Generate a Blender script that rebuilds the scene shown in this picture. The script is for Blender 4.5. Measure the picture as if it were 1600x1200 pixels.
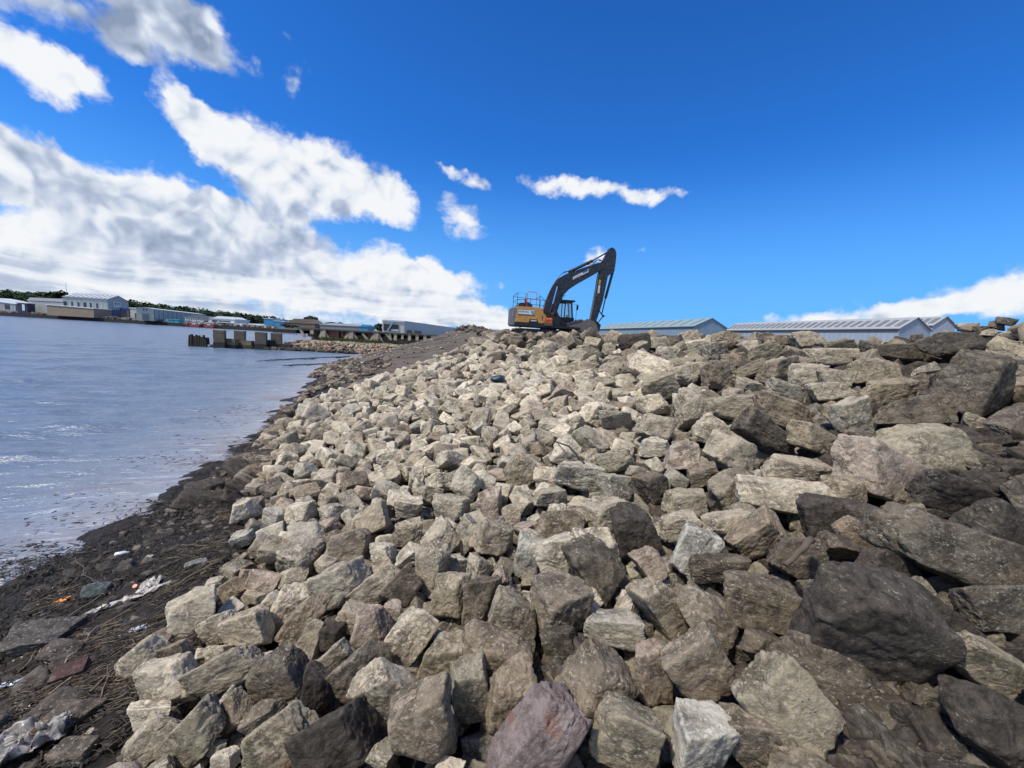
import bpy, bmesh, math, random
import numpy as np
from mathutils import Matrix, Vector

for o in list(bpy.data.objects): bpy.data.objects.remove(o)
SC = bpy.context.scene
COL = SC.collection
rnd = random.Random(7)
rng = np.random.default_rng(11)

# ------------------------------------------------------------------ camera
CH, F = 3.0, 620.0
PITCH, ROLL = math.radians(6.5), math.radians(3.3)
_f = np.array([0, math.cos(PITCH), -math.sin(PITCH)])
_r0 = np.array([1., 0, 0]); _u0 = np.array([0, math.sin(PITCH), math.cos(PITCH)])
_R = math.cos(ROLL) * _r0 + math.sin(ROLL) * _u0
_U = math.cos(ROLL) * _u0 - math.sin(ROLL) * _r0
CP = np.array([0, 0, CH])
cam_d = bpy.data.cameras.new('camera'); cam = bpy.data.objects.new('camera', cam_d); COL.objects.link(cam)
cam_d.sensor_width = 36.0; cam_d.lens = 36.0 * F / 1600.0
cam_d.clip_start = 0.05; cam_d.clip_end = 8000
M = Matrix(((_R[0], _U[0], -_f[0], 0), (_R[1], _U[1], -_f[1], 0), (_R[2], _U[2], -_f[2], CH), (0, 0, 0, 1)))
cam.matrix_world = M
SC.camera = cam

def ray(x, y): return _f + _R * (x - 800) / F - _U * (y - 600) / F
def atZ(x, y, Z):
    d = ray(x, y); return CP + d * (Z - CH) / d[2]
def atY(x, y, Y):
    d = ray(x, y); return CP + d * Y / d[1]
def proj(P):
    v = np.array(P) - CP; z = v @ _f
    return 800 + F * (v @ _R) / z, 600 - F * (v @ _U) / z, z

# ------------------------------------------------------------------ view, world, sun
SC.view_settings.view_transform = 'Standard'; SC.view_settings.look = 'None'
SC.view_settings.exposure = 0.0; SC.view_settings.gamma = 1.0
SC.render.engine = 'CYCLES'
SC.cycles.max_bounces = 5; SC.cycles.diffuse_bounces = 3; SC.cycles.glossy_bounces = 3
SC.cycles.transmission_bounces = 4; SC.cycles.transparent_max_bounces = 8
SC.cycles.caustics_reflective = False; SC.cycles.caustics_refractive = False
SUN_EL, SUN_AZ = math.radians(57), math.radians(-122)      # azimuth clockwise from +Y (left, a little behind the viewer)
sd = bpy.data.lights.new('sun', 'SUN'); sun = bpy.data.objects.new('sun', sd); COL.objects.link(sun)
sd.energy = 4.2; sd.angle = math.radians(5); sd.color = (1.0, 0.935, 0.84)
ts = Vector((math.sin(SUN_AZ) * math.cos(SUN_EL), math.cos(SUN_AZ) * math.cos(SUN_EL), math.sin(SUN_EL)))
sun.rotation_euler = ts.to_track_quat('Z', 'Y').to_euler()
sun.location = (-40, -40, 60)

W = bpy.data.worlds.new('World'); SC.world = W; W.use_nodes = True
W.cycles.sampling_method = 'MANUAL'; W.cycles.sample_map_resolution = 512

class NT:
    """small helper for wiring nodes"""
    def __init__(s, nt): s.nt = nt; s.n = nt.nodes; s.l = nt.links
    def new(s, t, **k):
        nd = s.n.new(t)
        for a, b in k.items(): setattr(nd, a, b)
        return nd
    def put(s, sock, v):
        if v is None: return
        if isinstance(v, bpy.types.NodeSocket): s.l.new(v, sock)
        elif isinstance(v, bpy.types.Node): s.l.new(v.outputs[0], sock)
        else:
            if isinstance(v, (tuple, list)) and len(v) == 3 and sock.type == 'RGBA': v = (*v, 1)
            sock.default_value = v
    def m(s, op, a, b=None, c=None, clamp=False):
        nd = s.new('ShaderNodeMath', operation=op, use_clamp=clamp)
        s.put(nd.inputs[0], a); s.put(nd.inputs[1], b); s.put(nd.inputs[2], c)
        return nd.outputs[0]
    def v(s, op, a, b=None, sc=None):
        nd = s.new('ShaderNodeVectorMath', operation=op)
        s.put(nd.inputs[0], a); s.put(nd.inputs[1], b)
        if sc is not None: s.put(nd.inputs['Scale'], sc)
        return nd.outputs['Value'] if op in ('LENGTH', 'DOT_PRODUCT', 'DISTANCE') else nd.outputs[0]
    def noise(s, vec, scale=5, detail=4, rough=.5, dist=0, col=False):
        nd = s.new('ShaderNodeTexNoise'); s.put(nd.inputs['Vector'], vec)
        nd.inputs['Scale'].default_value = scale; nd.inputs['Detail'].default_value = detail
        nd.inputs['Roughness'].default_value = rough; nd.inputs['Distortion'].default_value = dist
        return nd.outputs['Color'] if col else nd.outputs['Fac']
    def ramp(s, f, lo, hi, a=0., b=1., smooth=True):
        nd = s.new('ShaderNodeMapRange'); nd.interpolation_type = 'SMOOTHSTEP' if smooth else 'LINEAR'
        s.put(nd.inputs[0], f); s.put(nd.inputs[1], lo); s.put(nd.inputs[2], hi); s.put(nd.inputs[3], a); s.put(nd.inputs[4], b)
        return nd.outputs[0]
    def mix(s, f, a, b, mode='MIX'):
        nd = s.new('ShaderNodeMix', data_type='RGBA', blend_type=mode)
        s.put(nd.inputs[0], f); s.put(nd.inputs[6], a); s.put(nd.inputs[7], b)
        return nd.outputs[2]
    def mapping(s, vec, loc=(0, 0, 0), rot=(0, 0, 0), sc=(1, 1, 1), typ='POINT'):
        nd = s.new('ShaderNodeMapping', vector_type=typ); s.put(nd.inputs[0], vec)
        nd.inputs['Location'].default_value = loc; nd.inputs['Rotation'].default_value = rot; nd.inputs['Scale'].default_value = sc
        return nd.outputs[0]

def build_world():
    t = NT(W.node_tree); t.n.clear()
    out = t.new('ShaderNodeOutputWorld'); bg = t.new('ShaderNodeBackground'); t.l.new(bg.outputs[0], out.inputs[0])
    sky = t.new('ShaderNodeTexSky', sky_type='NISHITA', sun_disc=False)
    sky.sun_elevation = SUN_EL; sky.sun_rotation = SUN_AZ; sky.altitude = 0; sky.air_density = 1.0; sky.dust_density = 0.3; sky.ozone_density = 3.0
    tc = t.new('ShaderNodeTexCoord'); d = t.v('NORMALIZE', tc.outputs['Generated'])
    sp = t.new('ShaderNodeSeparateXYZ'); t.put(sp.inputs[0], d)
    az = t.m('ARCTAN2', sp.outputs[0], sp.outputs[1]); el = t.m('ARCSINE', sp.outputs[2])
    cb = t.new('ShaderNodeCombineXYZ'); t.put(cb.inputs[0], az); t.put(cb.inputs[1], el)
    P = cb.outputs[0]
    # break the outlines up at three sizes
    n1 = t.noise(d, 4.5, 3, .5, 0, True); n2 = t.noise(d, 13, 7, .56, 0, True)
    w1 = t.v('SCALE', t.v('SUBTRACT', n1, (.5, .5, .5)), sc=.05)
    w2 = t.v('SCALE', t.v('SUBTRACT', n2, (.5, .5, .5)), sc=.085)
    Pd = t.v('ADD', t.v('ADD', P, w1), w2)
    def ae(x, y):
        v = ray(x, y); v = v / np.linalg.norm(v); return math.atan2(v[0], v[1]), math.asin(v[2])
    # x, y, half width, half height, tilt, weight, brightness : where the clouds stand in the sky
    B = [(290,180,48,34,-30,1.2,.85),(350,225,60,40,-25,1.3,1.0),(440,262,105,66,-12,1.6,.82),(540,288,80,56,-10,1.6,.88),(612,316,38,36,0,1.15,.95),
         (70,262,80,44,-15,1.4,.95),(5,245,46,26,-40,1.1,.7),(125,305,120,46,-15,1.3,.92),(262,325,125,52,-8,1.6,.98),(150,345,180,45,-6,1.5,.8),
         (330,372,170,56,0,1.6,.62),(430,352,85,52,0,1.3,.66),(110,275,36,50,50,.7,.3),(250,402,140,24,0,.8,.4),
         (60,385,170,34,-2,1.3,.95),(60,440,150,34,-2,1.2,.8),(270,432,240,30,-3,1.4,.85),(480,432,160,34,-4,1.4,.85),(600,425,95,40,0,1.5,1.05),(690,438,78,24,-4,1.4,1.05),(420,408,60,18,0,.8,1.0),(640,470,150,24,-2,1.1,.7),
         (60,476,220,22,-3,1.3,.62),(260,482,460,32,-3,1.25,.72),(640,492,230,20,-3,1.2,.82),(760,500,90,18,-3,1.1,.9),(880,512,80,8,-3,.6,.9),
         (20,78,85,46,-25,1.5,1.1),(105,112,50,28,-25,1.2,1.1),(70,6,120,40,-10,1.0,.42),(255,28,112,62,-8,1.5,.46),(310,70,50,44,0,.9,.5),(215,70,70,40,-20,.8,.4),
         (745,284,38,14,-12,.85,.85),(697,258,28,9,0,.8,.85),(718,340,46,34,-25,1.0,.9),(868,291,58,17,2,1.05,.95),(955,300,85,16,-4,.98,.88),(1030,302,46,11,-3,.75,.85),
         (944,392,26,17,20,.9,.9),(915,408,14,22,20,.55,.8),(1000,386,13,8,0,.6,.8),(430,60,26,18,-30,.42,.45),(460,120,40,24,60,.4,.45),(395,112,18,18,0,.38,.45),
         (1540,466,150,38,10,1.15,.9),(1600,430,70,32,20,.95,1.0),(1430,484,150,18,4,1.0,.88),(1260,492,130,13,3,.85,.85)]
    dens = None; lit = None
    for (x, y, a, b, rot, wt, br) in B:
        c = ae(x, y); ca = ae(x + a, y); cbb = ae(x, y - b)
        ra = math.hypot(ca[0] - c[0], ca[1] - c[1]); rb = math.hypot(cbb[0] - c[0], cbb[1] - c[1])
        tilt = math.radians(rot) * .8 - ROLL
        mp = t.mapping(Pd, (c[0], c[1], 0), (0, 0, tilt), (ra * 1.35, rb * 1.35, 1), 'TEXTURE')
        g = t.new('ShaderNodeTexGradient', gradient_type='SPHERICAL'); t.put(g.inputs[0], mp)
        dens = t.m('MULTIPLY_ADD', g.outputs['Fac'], wt, dens if dens is not None else 0.0)
        lit = t.m('MULTIPLY_ADD', g.outputs['Fac'], wt * br, lit if lit is not None else 0.0)
    # unseen clouds added behind the viewer, thickened to give a whiter fill light
    gen = t.noise(t.mapping(d, (3, 1, 0), (0, 0, 0), (1.6, 1.6, 3.4)), 1.6, 6, .6, .2)
    back = t.ramp(sp.outputs[1], -.05, -.35, 0, 1)
    gdn = t.m('MULTIPLY', t.ramp(gen, .42, .58, 0, 1.2), back)
    dens = t.m('ADD', dens, gdn); lit = t.m('MULTIPLY_ADD', gdn, .85, lit)
    bright = t.m('DIVIDE', lit, t.m('MAXIMUM', dens, .001))
    def billow(v, octs=((7.0, 1.0), (15.0, .62), (33.0, .38), (70.0, .2))):
        r = None
        for sc_, am in octs:
            n = t.noise(v, sc_, 1.5, .5, 0)
            q = t.m('MULTIPLY', t.m('ABSOLUTE', t.m('SUBTRACT', n, .5)), 4.5 * am)
            r = q if r is None else t.m('ADD', r, q)
        return r                                                     # about 0 .. 2, sharp creases, round tops
    wrp = t.v('ADD', d, t.v('SCALE', t.v('SUBTRACT', t.noise(d, 9, 3, .5, 0, True), (.5, .5, .5)), sc=.06))
    bi = billow(wrp)
    wisp = t.noise(t.mapping(d, (0, 0, 0), (0, 0, 0), (1, 1, 1.5)), 24, 9, .62, 0)
    gate = t.ramp(dens, .02, .3)
    ad = t.m('ADD', t.m('MULTIPLY', t.m('SUBTRACT', bi, .72), .38), t.m('MULTIPLY', t.m('SUBTRACT', wisp, .5), 1.0))
    dd = t.m('MULTIPLY_ADD', ad, gate, dens)
    alpha = t.ramp(dd, .18, .95)
    alpha = t.m('MULTIPLY', alpha, t.ramp(el, -.02, .0, 0, 1))
    # self shading: creases and undersides greyer, billows facing the sun white
    low = t.ramp(el, .17, .04, 0, 1)
    lo = ((6.0, 1.0), (13.0, .7), (28.0, .35))
    relief = t.m('MULTIPLY', t.m('SUBTRACT', billow(wrp, lo), billow(t.v('ADD', wrp, (-.012, -.003, .026)), lo)), t.m('SUBTRACT', .52, t.m('MULTIPLY', low, .3)))
    big = t.noise(t.mapping(d, (5, 2, 1), (0, 0, 0), (1, 1, 2.6)), 4.5, 4, .5, 0)
    lay = t.noise(t.mapping(t.v('ADD', d, w1), (1, 7, 1), (0, 0, 0), (1, 1, 9)), 5.0, 6, .55, 0)
    lum = t.m('ADD', t.m('SUBTRACT', bright, .06), relief)
    lum = t.m('ADD', lum, t.m('MULTIPLY', t.m('SUBTRACT', bi, .7), .10))
    lum = t.m('ADD', lum, t.m('MULTIPLY', t.m('SUBTRACT', big, .5), .5))
    lum = t.m('ADD', lum, t.m('MULTIPLY', t.m('MULTIPLY', t.m('SUBTRACT', lay, .47), 1.9), low))
    thick = t.ramp(dens, .9, 2.6, 0, .15)
    lum = t.ramp(t.m('SUBTRACT', lum, thick), .12, .92, 0, 1, False)
    cc = t.new('ShaderNodeValToRGB'); t.put(cc.inputs[0], lum)
    e = cc.color_ramp.elements; e[0].position = 0; e[0].color = (.27, .34, .48, 1); e[1].position = 1; e[1].color = (.91, .93, .96, 1)
    q = e.new(.42); q.color = (.50, .58, .73, 1); q = e.new(.72); q.color = (.78, .83, .91, 1)
    skc = t.new('ShaderNodeVectorMath', operation='MULTIPLY'); t.put(skc.inputs[0], sky.outputs[0])
    skc.inputs[1].default_value = SKY_TINT
    hi = t.ramp(el, .42, 1.05, 0, 1)
    c0d = (.62, .74, .84)
    # thin veil low down to the left
    veil = t.m('MULTIPLY', t.ramp(el, .0, .24, 1, 0), t.ramp(az, .1, -.5, .0, .55))
    c0 = t.mix(t.ramp(el, .0, .42, .8, 0), t.mix(hi, skc.outputs[0], t.mix(1.0, skc.outputs[0], c0d, 'MULTIPLY')), (.165, .48, .96))
    c1 = t.mix(veil, c0, (.42, .60, .86))
    c2 = t.mix(alpha, c1, cc.outputs[0])
    t.put(bg.inputs[0], c2); bg.inputs[1].default_value = 1.0
SKY_TINT = (.022, .088, .178)
build_world()

# ------------------------------------------------------------------ helpers
def tag(o, label=None, cat=None, group=None, kind=None):
    if label: o['label'] = label
    if cat: o['category'] = cat
    if group: o['group'] = group
    if kind: o['kind'] = kind
    return o
def link(name, me, mat=None, parent=None):
    o = bpy.data.objects.new(name, me); COL.objects.link(o)
    if mat is not None: me.materials.append(mat)
    if parent is not None: o.parent = parent
    return o
def empty(name, loc=(0, 0, 0), rz=0.0):
    o = bpy.data.objects.new(name, None); COL.objects.link(o); o.location = loc; o.rotation_euler = (0, 0, rz); o.empty_display_size = .3
    return o
def np_mesh(name, V, Fc, smooth=True):
    """V (n,3), Fc (m,k) arrays"""
    me = bpy.data.meshes.new(name); V = np.asarray(V, np.float32); Fc = np.asarray(Fc, np.int32); k = Fc.shape[1]
    me.vertices.add(len(V)); me.vertices.foreach_set('co', V.ravel())
    me.loops.add(Fc.size); me.loops.foreach_set('vertex_index', Fc.ravel())
    me.polygons.add(len(Fc)); me.polygons.foreach_set('loop_start', np.arange(0, Fc.size, k, dtype=np.int32))
    me.polygons.foreach_set('loop_total', np.full(len(Fc), k, np.int32))
    me.update(calc_edges=True); me.validate()
    me.polygons.foreach_set('use_smooth', np.full(len(me.polygons), smooth))
    return me
def grid_faces(nu, nv):
    i = np.arange(nu - 1)[:, None] * nv + np.arange(nv - 1)[None, :]
    i = i.ravel(); return np.stack([i, i + nv, i + nv + 1, i + 1], 1)

class MB:
    """collects boxes, tubes and prisms in one mesh"""
    def __init__(s): s.v = []; s.f = []
    def add(s, vs, fs):
        b = len(s.v); s.v += [tuple(map(float, q)) for q in vs]; s.f += [tuple(b + i for i in q) for q in fs]
    def box(s, c, d, rz=0.0, M=None):
        x, y, z = [q / 2 for q in d]
        vs = [Vector((sx * x, sy * y, sz * z)) for sz in (-1, 1) for sx, sy in ((-1, -1), (1, -1), (1, 1), (-1, 1))]
        if rz: vs = [Matrix.Rotation(rz, 3, 'Z') @ q for q in vs]
        if M is not None: vs = [M @ q for q in vs]
        vs = [q + Vector(c) for q in vs]
        s.add(vs, [(3, 2, 1, 0), (4, 5, 6, 7), (0, 1, 5, 4), (1, 2, 6, 5), (2, 3, 7, 6), (3, 0, 4, 7)])
    def bar(s, a, b, w, h=None, up=(0, 0, 1)):
        a, b = Vector(a), Vector(b); h = h or w; d = (b - a)
        z = d.normalized(); x = z.cross(Vector(up))
        if x.length < 1e-4: x = z.cross(Vector((0, 1, 0)))
        x.normalize(); y = z.cross(x)
        vs = [q + x * sx * w / 2 + y * sy * h / 2 for q in (a, b) for sx, sy in ((-1, -1), (1, -1), (1, 1), (-1, 1))]
        s.add(vs, [(3, 2, 1, 0), (4, 5, 6, 7), (0, 1, 5, 4), (1, 2, 6, 5), (2, 3, 7, 6), (3, 0, 4, 7)])
    def tube(s, pts, r, n=8, cap=True):
        pts = [Vector(q) for q in pts]; rr = r if isinstance(r, (list, tuple)) else [r] * len(pts)
        b = len(s.v); k = len(pts); px = None
        for i, q in enumerate(pts):
            d = (pts[min(i + 1, k - 1)] - pts[max(i - 1, 0)]).normalized()
            x = d.cross(Vector((0, 0, 1))) if px is None else px - d * px.dot(d)
            if x.length < 1e-3: x = d.cross(Vector((0, 1, 0)))
            x.normalize(); px = x; y = d.cross(x)
            for j in range(n):
                a = 2 * math.pi * j / n; s.v.append(tuple(q + (x * math.cos(a) + y * math.sin(a)) * rr[i]))
        for i in range(k - 1):
            for j in range(n):
                s.f.append((b + i * n + j, b + i * n + (j + 1) % n, b + (i + 1) * n + (j + 1) % n, b + (i + 1) * n + j))
        if cap: s.f.append(tuple(b + j for j in reversed(range(n)))); s.f.append(tuple(b + (k - 1) * n + j for j in range(n)))
    def prism(s, poly, y0, y1, axes='xz'):
        """poly: 2D outline in (x,z); extruded along y"""
        n = len(poly)
        def mk(p, y): return (p[0], y, p[1]) if axes == 'xz' else ((p[0], p[1], y) if axes == 'xy' else (y, p[0], p[1]))
        s.add([mk(p, y0) for p in poly] + [mk(p, y1) for p in poly],
              [tuple(range(n)), tuple(range(2 * n - 1, n - 1, -1))] + [(i, i + n, (i + 1) % n + n, (i + 1) % n) for i in range(n)])
    def build(s, name, mat, parent=None, bevel=0.0, smooth=False, seg=2):
        me = bpy.data.meshes.new(name); me.from_pydata(s.v, [], s.f); me.update()
        bm = bmesh.new(); bm.from_mesh(me); bmesh.ops.recalc_face_normals(bm, faces=bm.faces)
        if bevel > 0:
            bmesh.ops.bevel(bm, geom=[e for e in bm.edges if e.calc_face_angle(0) > .5], offset=bevel, segments=seg, affect='EDGES', clamp_overlap=True)
        bm.to_mesh(me); bm.free()
        if smooth: me.polygons.foreach_set('use_smooth', [True] * len(me.polygons))
        return link(name, me, mat, parent)

def new_mat(name):
    m = bpy.data.materials.new(name); m.use_nodes = True; t = NT(m.node_tree)
    b = t.n['Principled BSDF']; return m, t, b
def flat_mat(name, col, rough=.6, metal=0.0, var=.25, scale=3.0, bump=0.0, spec=.5, dirt=None, dirt_amt=.5):
    m, t, b = new_mat(name)
    g = t.new('ShaderNodeTexCoord').outputs['Object']
    n = t.noise(g, scale, 6, .6)
    c = t.mix(1.0, (*col, 1), t.mix(n, (1 - var,) * 3, (1 + var,) * 3), 'MULTIPLY')
    if dirt is not None:
        n2 = t.noise(g, scale * 1.7, 8, .7, .4)
        c = t.mix(t.ramp(n2, .48, .68, 0, dirt_amt), c, dirt)
    t.put(b.inputs['Base Color'], c); b.inputs['Roughness'].default_value = rough; b.inputs['Metallic'].default_value = metal
    b.inputs['Specular IOR Level'].default_value = spec
    if bump:
        bp = t.new('ShaderNodeBump'); bp.inputs['Strength'].default_value = bump; bp.inputs['Distance'].default_value = .02
        t.put(bp.inputs['Height'], t.noise(g, scale * 6, 6, .6)); t.l.new(bp.outputs[0], b.inputs['Normal'])
    return m

# vectorised gradient-free value noise and fbm for shaping meshes
def _h(ix, iy, iz, s):
    n = (ix * 73856093) ^ (iy * 19349663) ^ (iz * 83492791) ^ (s * 2654435)
    n = (n ^ (n >> 13)) * 1274126177; n = n ^ (n >> 16)
    return (n & 0xffff) / 65535.0
def vnoise(P, s=0):
    P = np.asarray(P, float); i = np.floor(P).astype(np.int64); f = P - i; f = f * f * f * (f * (f * 6 - 15) + 10)
    r = 0
    for dx in (0, 1):
        wx = f[:, 0] if dx else 1 - f[:, 0]
        for dy in (0, 1):
            wy = f[:, 1] if dy else 1 - f[:, 1]
            for dz in (0, 1):
                wz = f[:, 2] if dz else 1 - f[:, 2]
                r = r + wx * wy * wz * _h(i[:, 0] + dx, i[:, 1] + dy, i[:, 2] + dz, s)
    return r * 2 - 1
def fbm(P, o=4, s=0, g=.5, lac=2.03):
    P = np.asarray(P, float); a = 1.; r = 0; q = 0
    for k in range(o):
        r = r + a * vnoise(P, s + k); q += a; a *= g; P = P * lac + 17.3
    return r / q

# ------------------------------------------------------------------ the lie of the land
TY = [-12, 3.7, 5, 7, 10, 14.7, 21, 33, 41, 50, 60]; TX = [-4.6, -5.0, -5.35, -5.7, -6.5, -8.1, -10.6, -15.0, -16.2, -17.6, -19]
CY = [-12, 8, 11, 14, 19, 22.3, 25.0, 28.5, 34, 42, 49, 60]; CX = [10.5, 10.7, 10.7, 10.4, 9.2, 6.8, 3.4, -.2, -3.0, -5.2, -6.6, -8]
SS = [-1.0, 0.0, .15, .30, .97, 1.0, 1.05, 1.17, 1.3, 3.0]; SZ = [-2.6, 0.0, .42, .98, 3.22, 3.30, 3.26, 2.9, 2.8, 2.8]
def land(x, y):
    x = np.asarray(x, float); y = np.asarray(y, float)
    tx = np.interp(y, TY, TX); cx = np.interp(y, CY, CX)
    s = (x - tx) / (cx - tx)
    z = np.interp(s, SS, SZ)
    z = z + .95 * np.exp(-(((x - 13.3) / 1.9) ** 2 + ((y - 10.3) / 2.6) ** 2))      # heaped up at the right hand end
    lift = np.clip((y - 31.0) / 9.0, 0, 1); z = z * (1 + .125 * lift * lift * (3 - 2 * lift) * (z > 0))
    # end of the filled bank
    e = np.clip((y - 49.0) / 2.6, 0, 1); e = e * e * (3 - 2 * e)
    z = z * (1 - e) + np.minimum(z, -.4) * e
    return z
def hit(x, y, lift=0.0):
    """where the sight line through a photo point meets the land"""
    d = ray(x, y); t = .6
    while t < 70:
        P = CP + d * t
        if P[2] <= land(P[0], P[1]) + lift: break
        t *= 1.01
    return CP + d * t
# ------------------------------------------------------------------ dividing line between the armour rocks and the bare bank
_a = hit(522, 620); _b = np.array([-.9, 31.0, 3.3])
def bare(x, y):
    """>0 on the bare smoothed part of the bank beyond the rocks"""
    dx, dy = _b[0] - _a[0], _b[1] - _a[1]; L = math.hypot(dx, dy)
    return ((y - _a[1]) * dx - (x - _a[0]) * dy) / L
def rockfoot(y):
    return np.interp(y, RFY, RFX)
_ft = [hit(*q) for q in ((165, 1180), (205, 1050), (262, 960), (318, 935), (352, 870), (362, 800), (392, 755), (440, 660), (490, 612), (535, 600))]
_ft = sorted(_ft, key=lambda q: q[1]); RFY = [q[1] for q in _ft]; RFX = [q[0] for q in _ft]

def ground_material():
    m, t, b = new_mat('earth')
    g = t.new('ShaderNodeNewGeometry').outputs['Position']
    at = t.new('ShaderNodeAttribute', attribute_type='GEOMETRY', attribute_name='zone')
    sp = t.new('ShaderNodeSeparateColor'); t.put(sp.inputs[0], at.outputs['Color'])
    dirt, wet = sp.outputs[0], sp.outputs[1]
    n1 = t.noise(g, 1.3, 8, .6); n2 = t.noise(g, 9, 8, .65); n3 = t.noise(g, 45, 6, .6)
    mud = t.mix(t.ramp(n2, .35, .7), (.013, .011, .009), (.045, .036, .028))
    mud = t.mix(t.ramp(n1, .5, .68, 0, .7), mud, (.06, .048, .038))
    strip = t.noise(t.mapping(g, rot=(0, 0, math.radians(-6)), sc=(5.0, .38, 1), typ='TEXTURE'), 1.0, 7, .62, .2)
    dr = t.mix(t.ramp(strip, .3, .72), (.062, .051, .041), (.175, .145, .116))
    dr = t.mix(t.ramp(n2, .45, .75, 0, .45), dr, (.22, .185, .15))
    c = t.mix(dirt, mud, dr)
    t.put(b.inputs['Base Color'], c)
    t.put(b.inputs['Roughness'], t.ramp(wet, 0, 1, .95, .72)); b.inputs['Specular IOR Level'].default_value = .25
    hgt = t.m('ADD', t.m('MULTIPLY', n2, 1.0), t.m('MULTIPLY', n3, .45))
    hgt = t.m('ADD', hgt, t.m('MULTIPLY', strip, t.m('MULTIPLY', dirt, 2.5)))
    bp = t.new('ShaderNodeBump'); bp.inputs['Strength'].default_value = .9; bp.inputs['Distance'].default_value = .05
    t.put(bp.inputs['Height'], hgt); t.l.new(bp.outputs[0], b.inputs['Normal'])
    return m
M_EARTH = ground_material()

def set_zone(me, V):
    x, y = V[:, 0], V[:, 1]
    d = np.clip(bare(x, y) / 1.2 + .5, 0, 1)
    tx = np.interp(y, TY, TX)
    d = d * np.clip((x - tx - 1.3) / 1.0, 0, 1) * (y < 52)
    wet = np.clip(1 - (x - tx) / 2.5, 0, 1)
    a = me.attributes.new('zone', 'FLOAT_COLOR', 'POINT')
    a.data.foreach_set('color', np.stack([d, wet, d * 0, d * 0 + 1], 1).astype(np.float32).ravel())

def bank():
    xs = np.concatenate([np.arange(-30, -12, .3), np.arange(-12, 14, .085), np.arange(14, 22, .25)])
    ys = np.concatenate([np.arange(-3, 12, .085), np.arange(12, 56, .2)])
    X, Y = np.meshgrid(xs, ys, indexing='ij'); X = X.ravel(); Y = Y.ravel()
    Z = land(X, Y); P = np.stack([X, Y, Z], 1)
    dirt = np.clip(bare(X, Y) / 1.2 + .5, 0, 1)
    lump = fbm(P * 2.2, 5, 3) * .07 + np.maximum(0, fbm(P * 5.5, 4, 9)) * .06 + fbm(P * 15, 3, 5) * .014
    # furrows a bucket leaves pulling down the bare slope
    c, s = math.cos(math.radians(-8)), math.sin(math.radians(-8))
    v = X * s + Y * c
    fur = (vnoise(np.stack([X * .15, v * 2.2, X * 0], 1), 4) * .10 + vnoise(np.stack([X * .4, v * 5.5, X * 0], 1), 5) * .05) + fbm(P * 3.0, 3, 8) * .02
    tx = np.interp(Y, TY, TX); Z = Z + lump * (1 - dirt * .85) + fur * dirt * np.clip((X - tx - 1) / 2, 0, 1)
    # loose lip of spoil along the top of the bare bank
    cx = np.interp(Y, CY, CX); lip = np.exp(-((X - cx - .2) / 1.3) ** 2) * dirt
    Z = Z + lip * (.16 + .28 * np.maximum(0, fbm(P * 1.1, 4, 21)) + .08 * fbm(P * 4, 3, 2))
    rf = np.interp(Y, RFY, RFX); inrock = np.clip((X - rf) / .5, 0, 1) * np.clip(-bare(X, Y) / .6, 0, 1) * np.clip((cx + 1.5 - X) / 1.0, 0, 1)
    hole = np.zeros_like(X)
    for (a_, b_, r_) in MUDS: hole = np.maximum(hole, np.clip(1.4 - np.hypot(X - a_, Y - b_) / r_, 0, 1))
    Z = Z - inrock * (1 - hole) * np.minimum(.10 + .018 * np.hypot(X, Y), .35)
    P[:, 2] = Z
    me = np_mesh('embankment', P, grid_faces(len(xs), len(ys))); set_zone(me, P)
    return tag(link('embankment', me, M_EARTH), kind='structure')

def plateau():
    m = flat_mat('plateau_earth', (.12, .10, .08), .95, var=.4, scale=.2, bump=.4)
    pts = [(19, -60), (19, 30), (8, 44), (3, 70), (-10, 72), (-27, 74), (-60, 150), (-90, 200), (-300, 420), (-900, 1500), (2500, 1500), (2500, -60)]
    b = MB(); b.add([(x, y, 2.7 if i < 4 else (1.9 if i < 9 else 2.7)) for i, (x, y) in enumerate(pts)], [tuple(range(len(pts)))])
    # one triangulated sheet
    me = bpy.data.meshes.new('ground'); me.from_pydata(b.v, [], b.f)
    bm = bmesh.new(); bm.from_mesh(me); bmesh.ops.triangulate(bm, faces=bm.faces); bmesh.ops.recalc_face_normals(bm, faces=bm.faces)
    for f in bm.faces:
        if f.normal.z < 0: f.normal_flip()
    bm.to_mesh(me); bm.free()
    tag(link('ground', me, m), kind='structure')
plateau()

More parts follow.
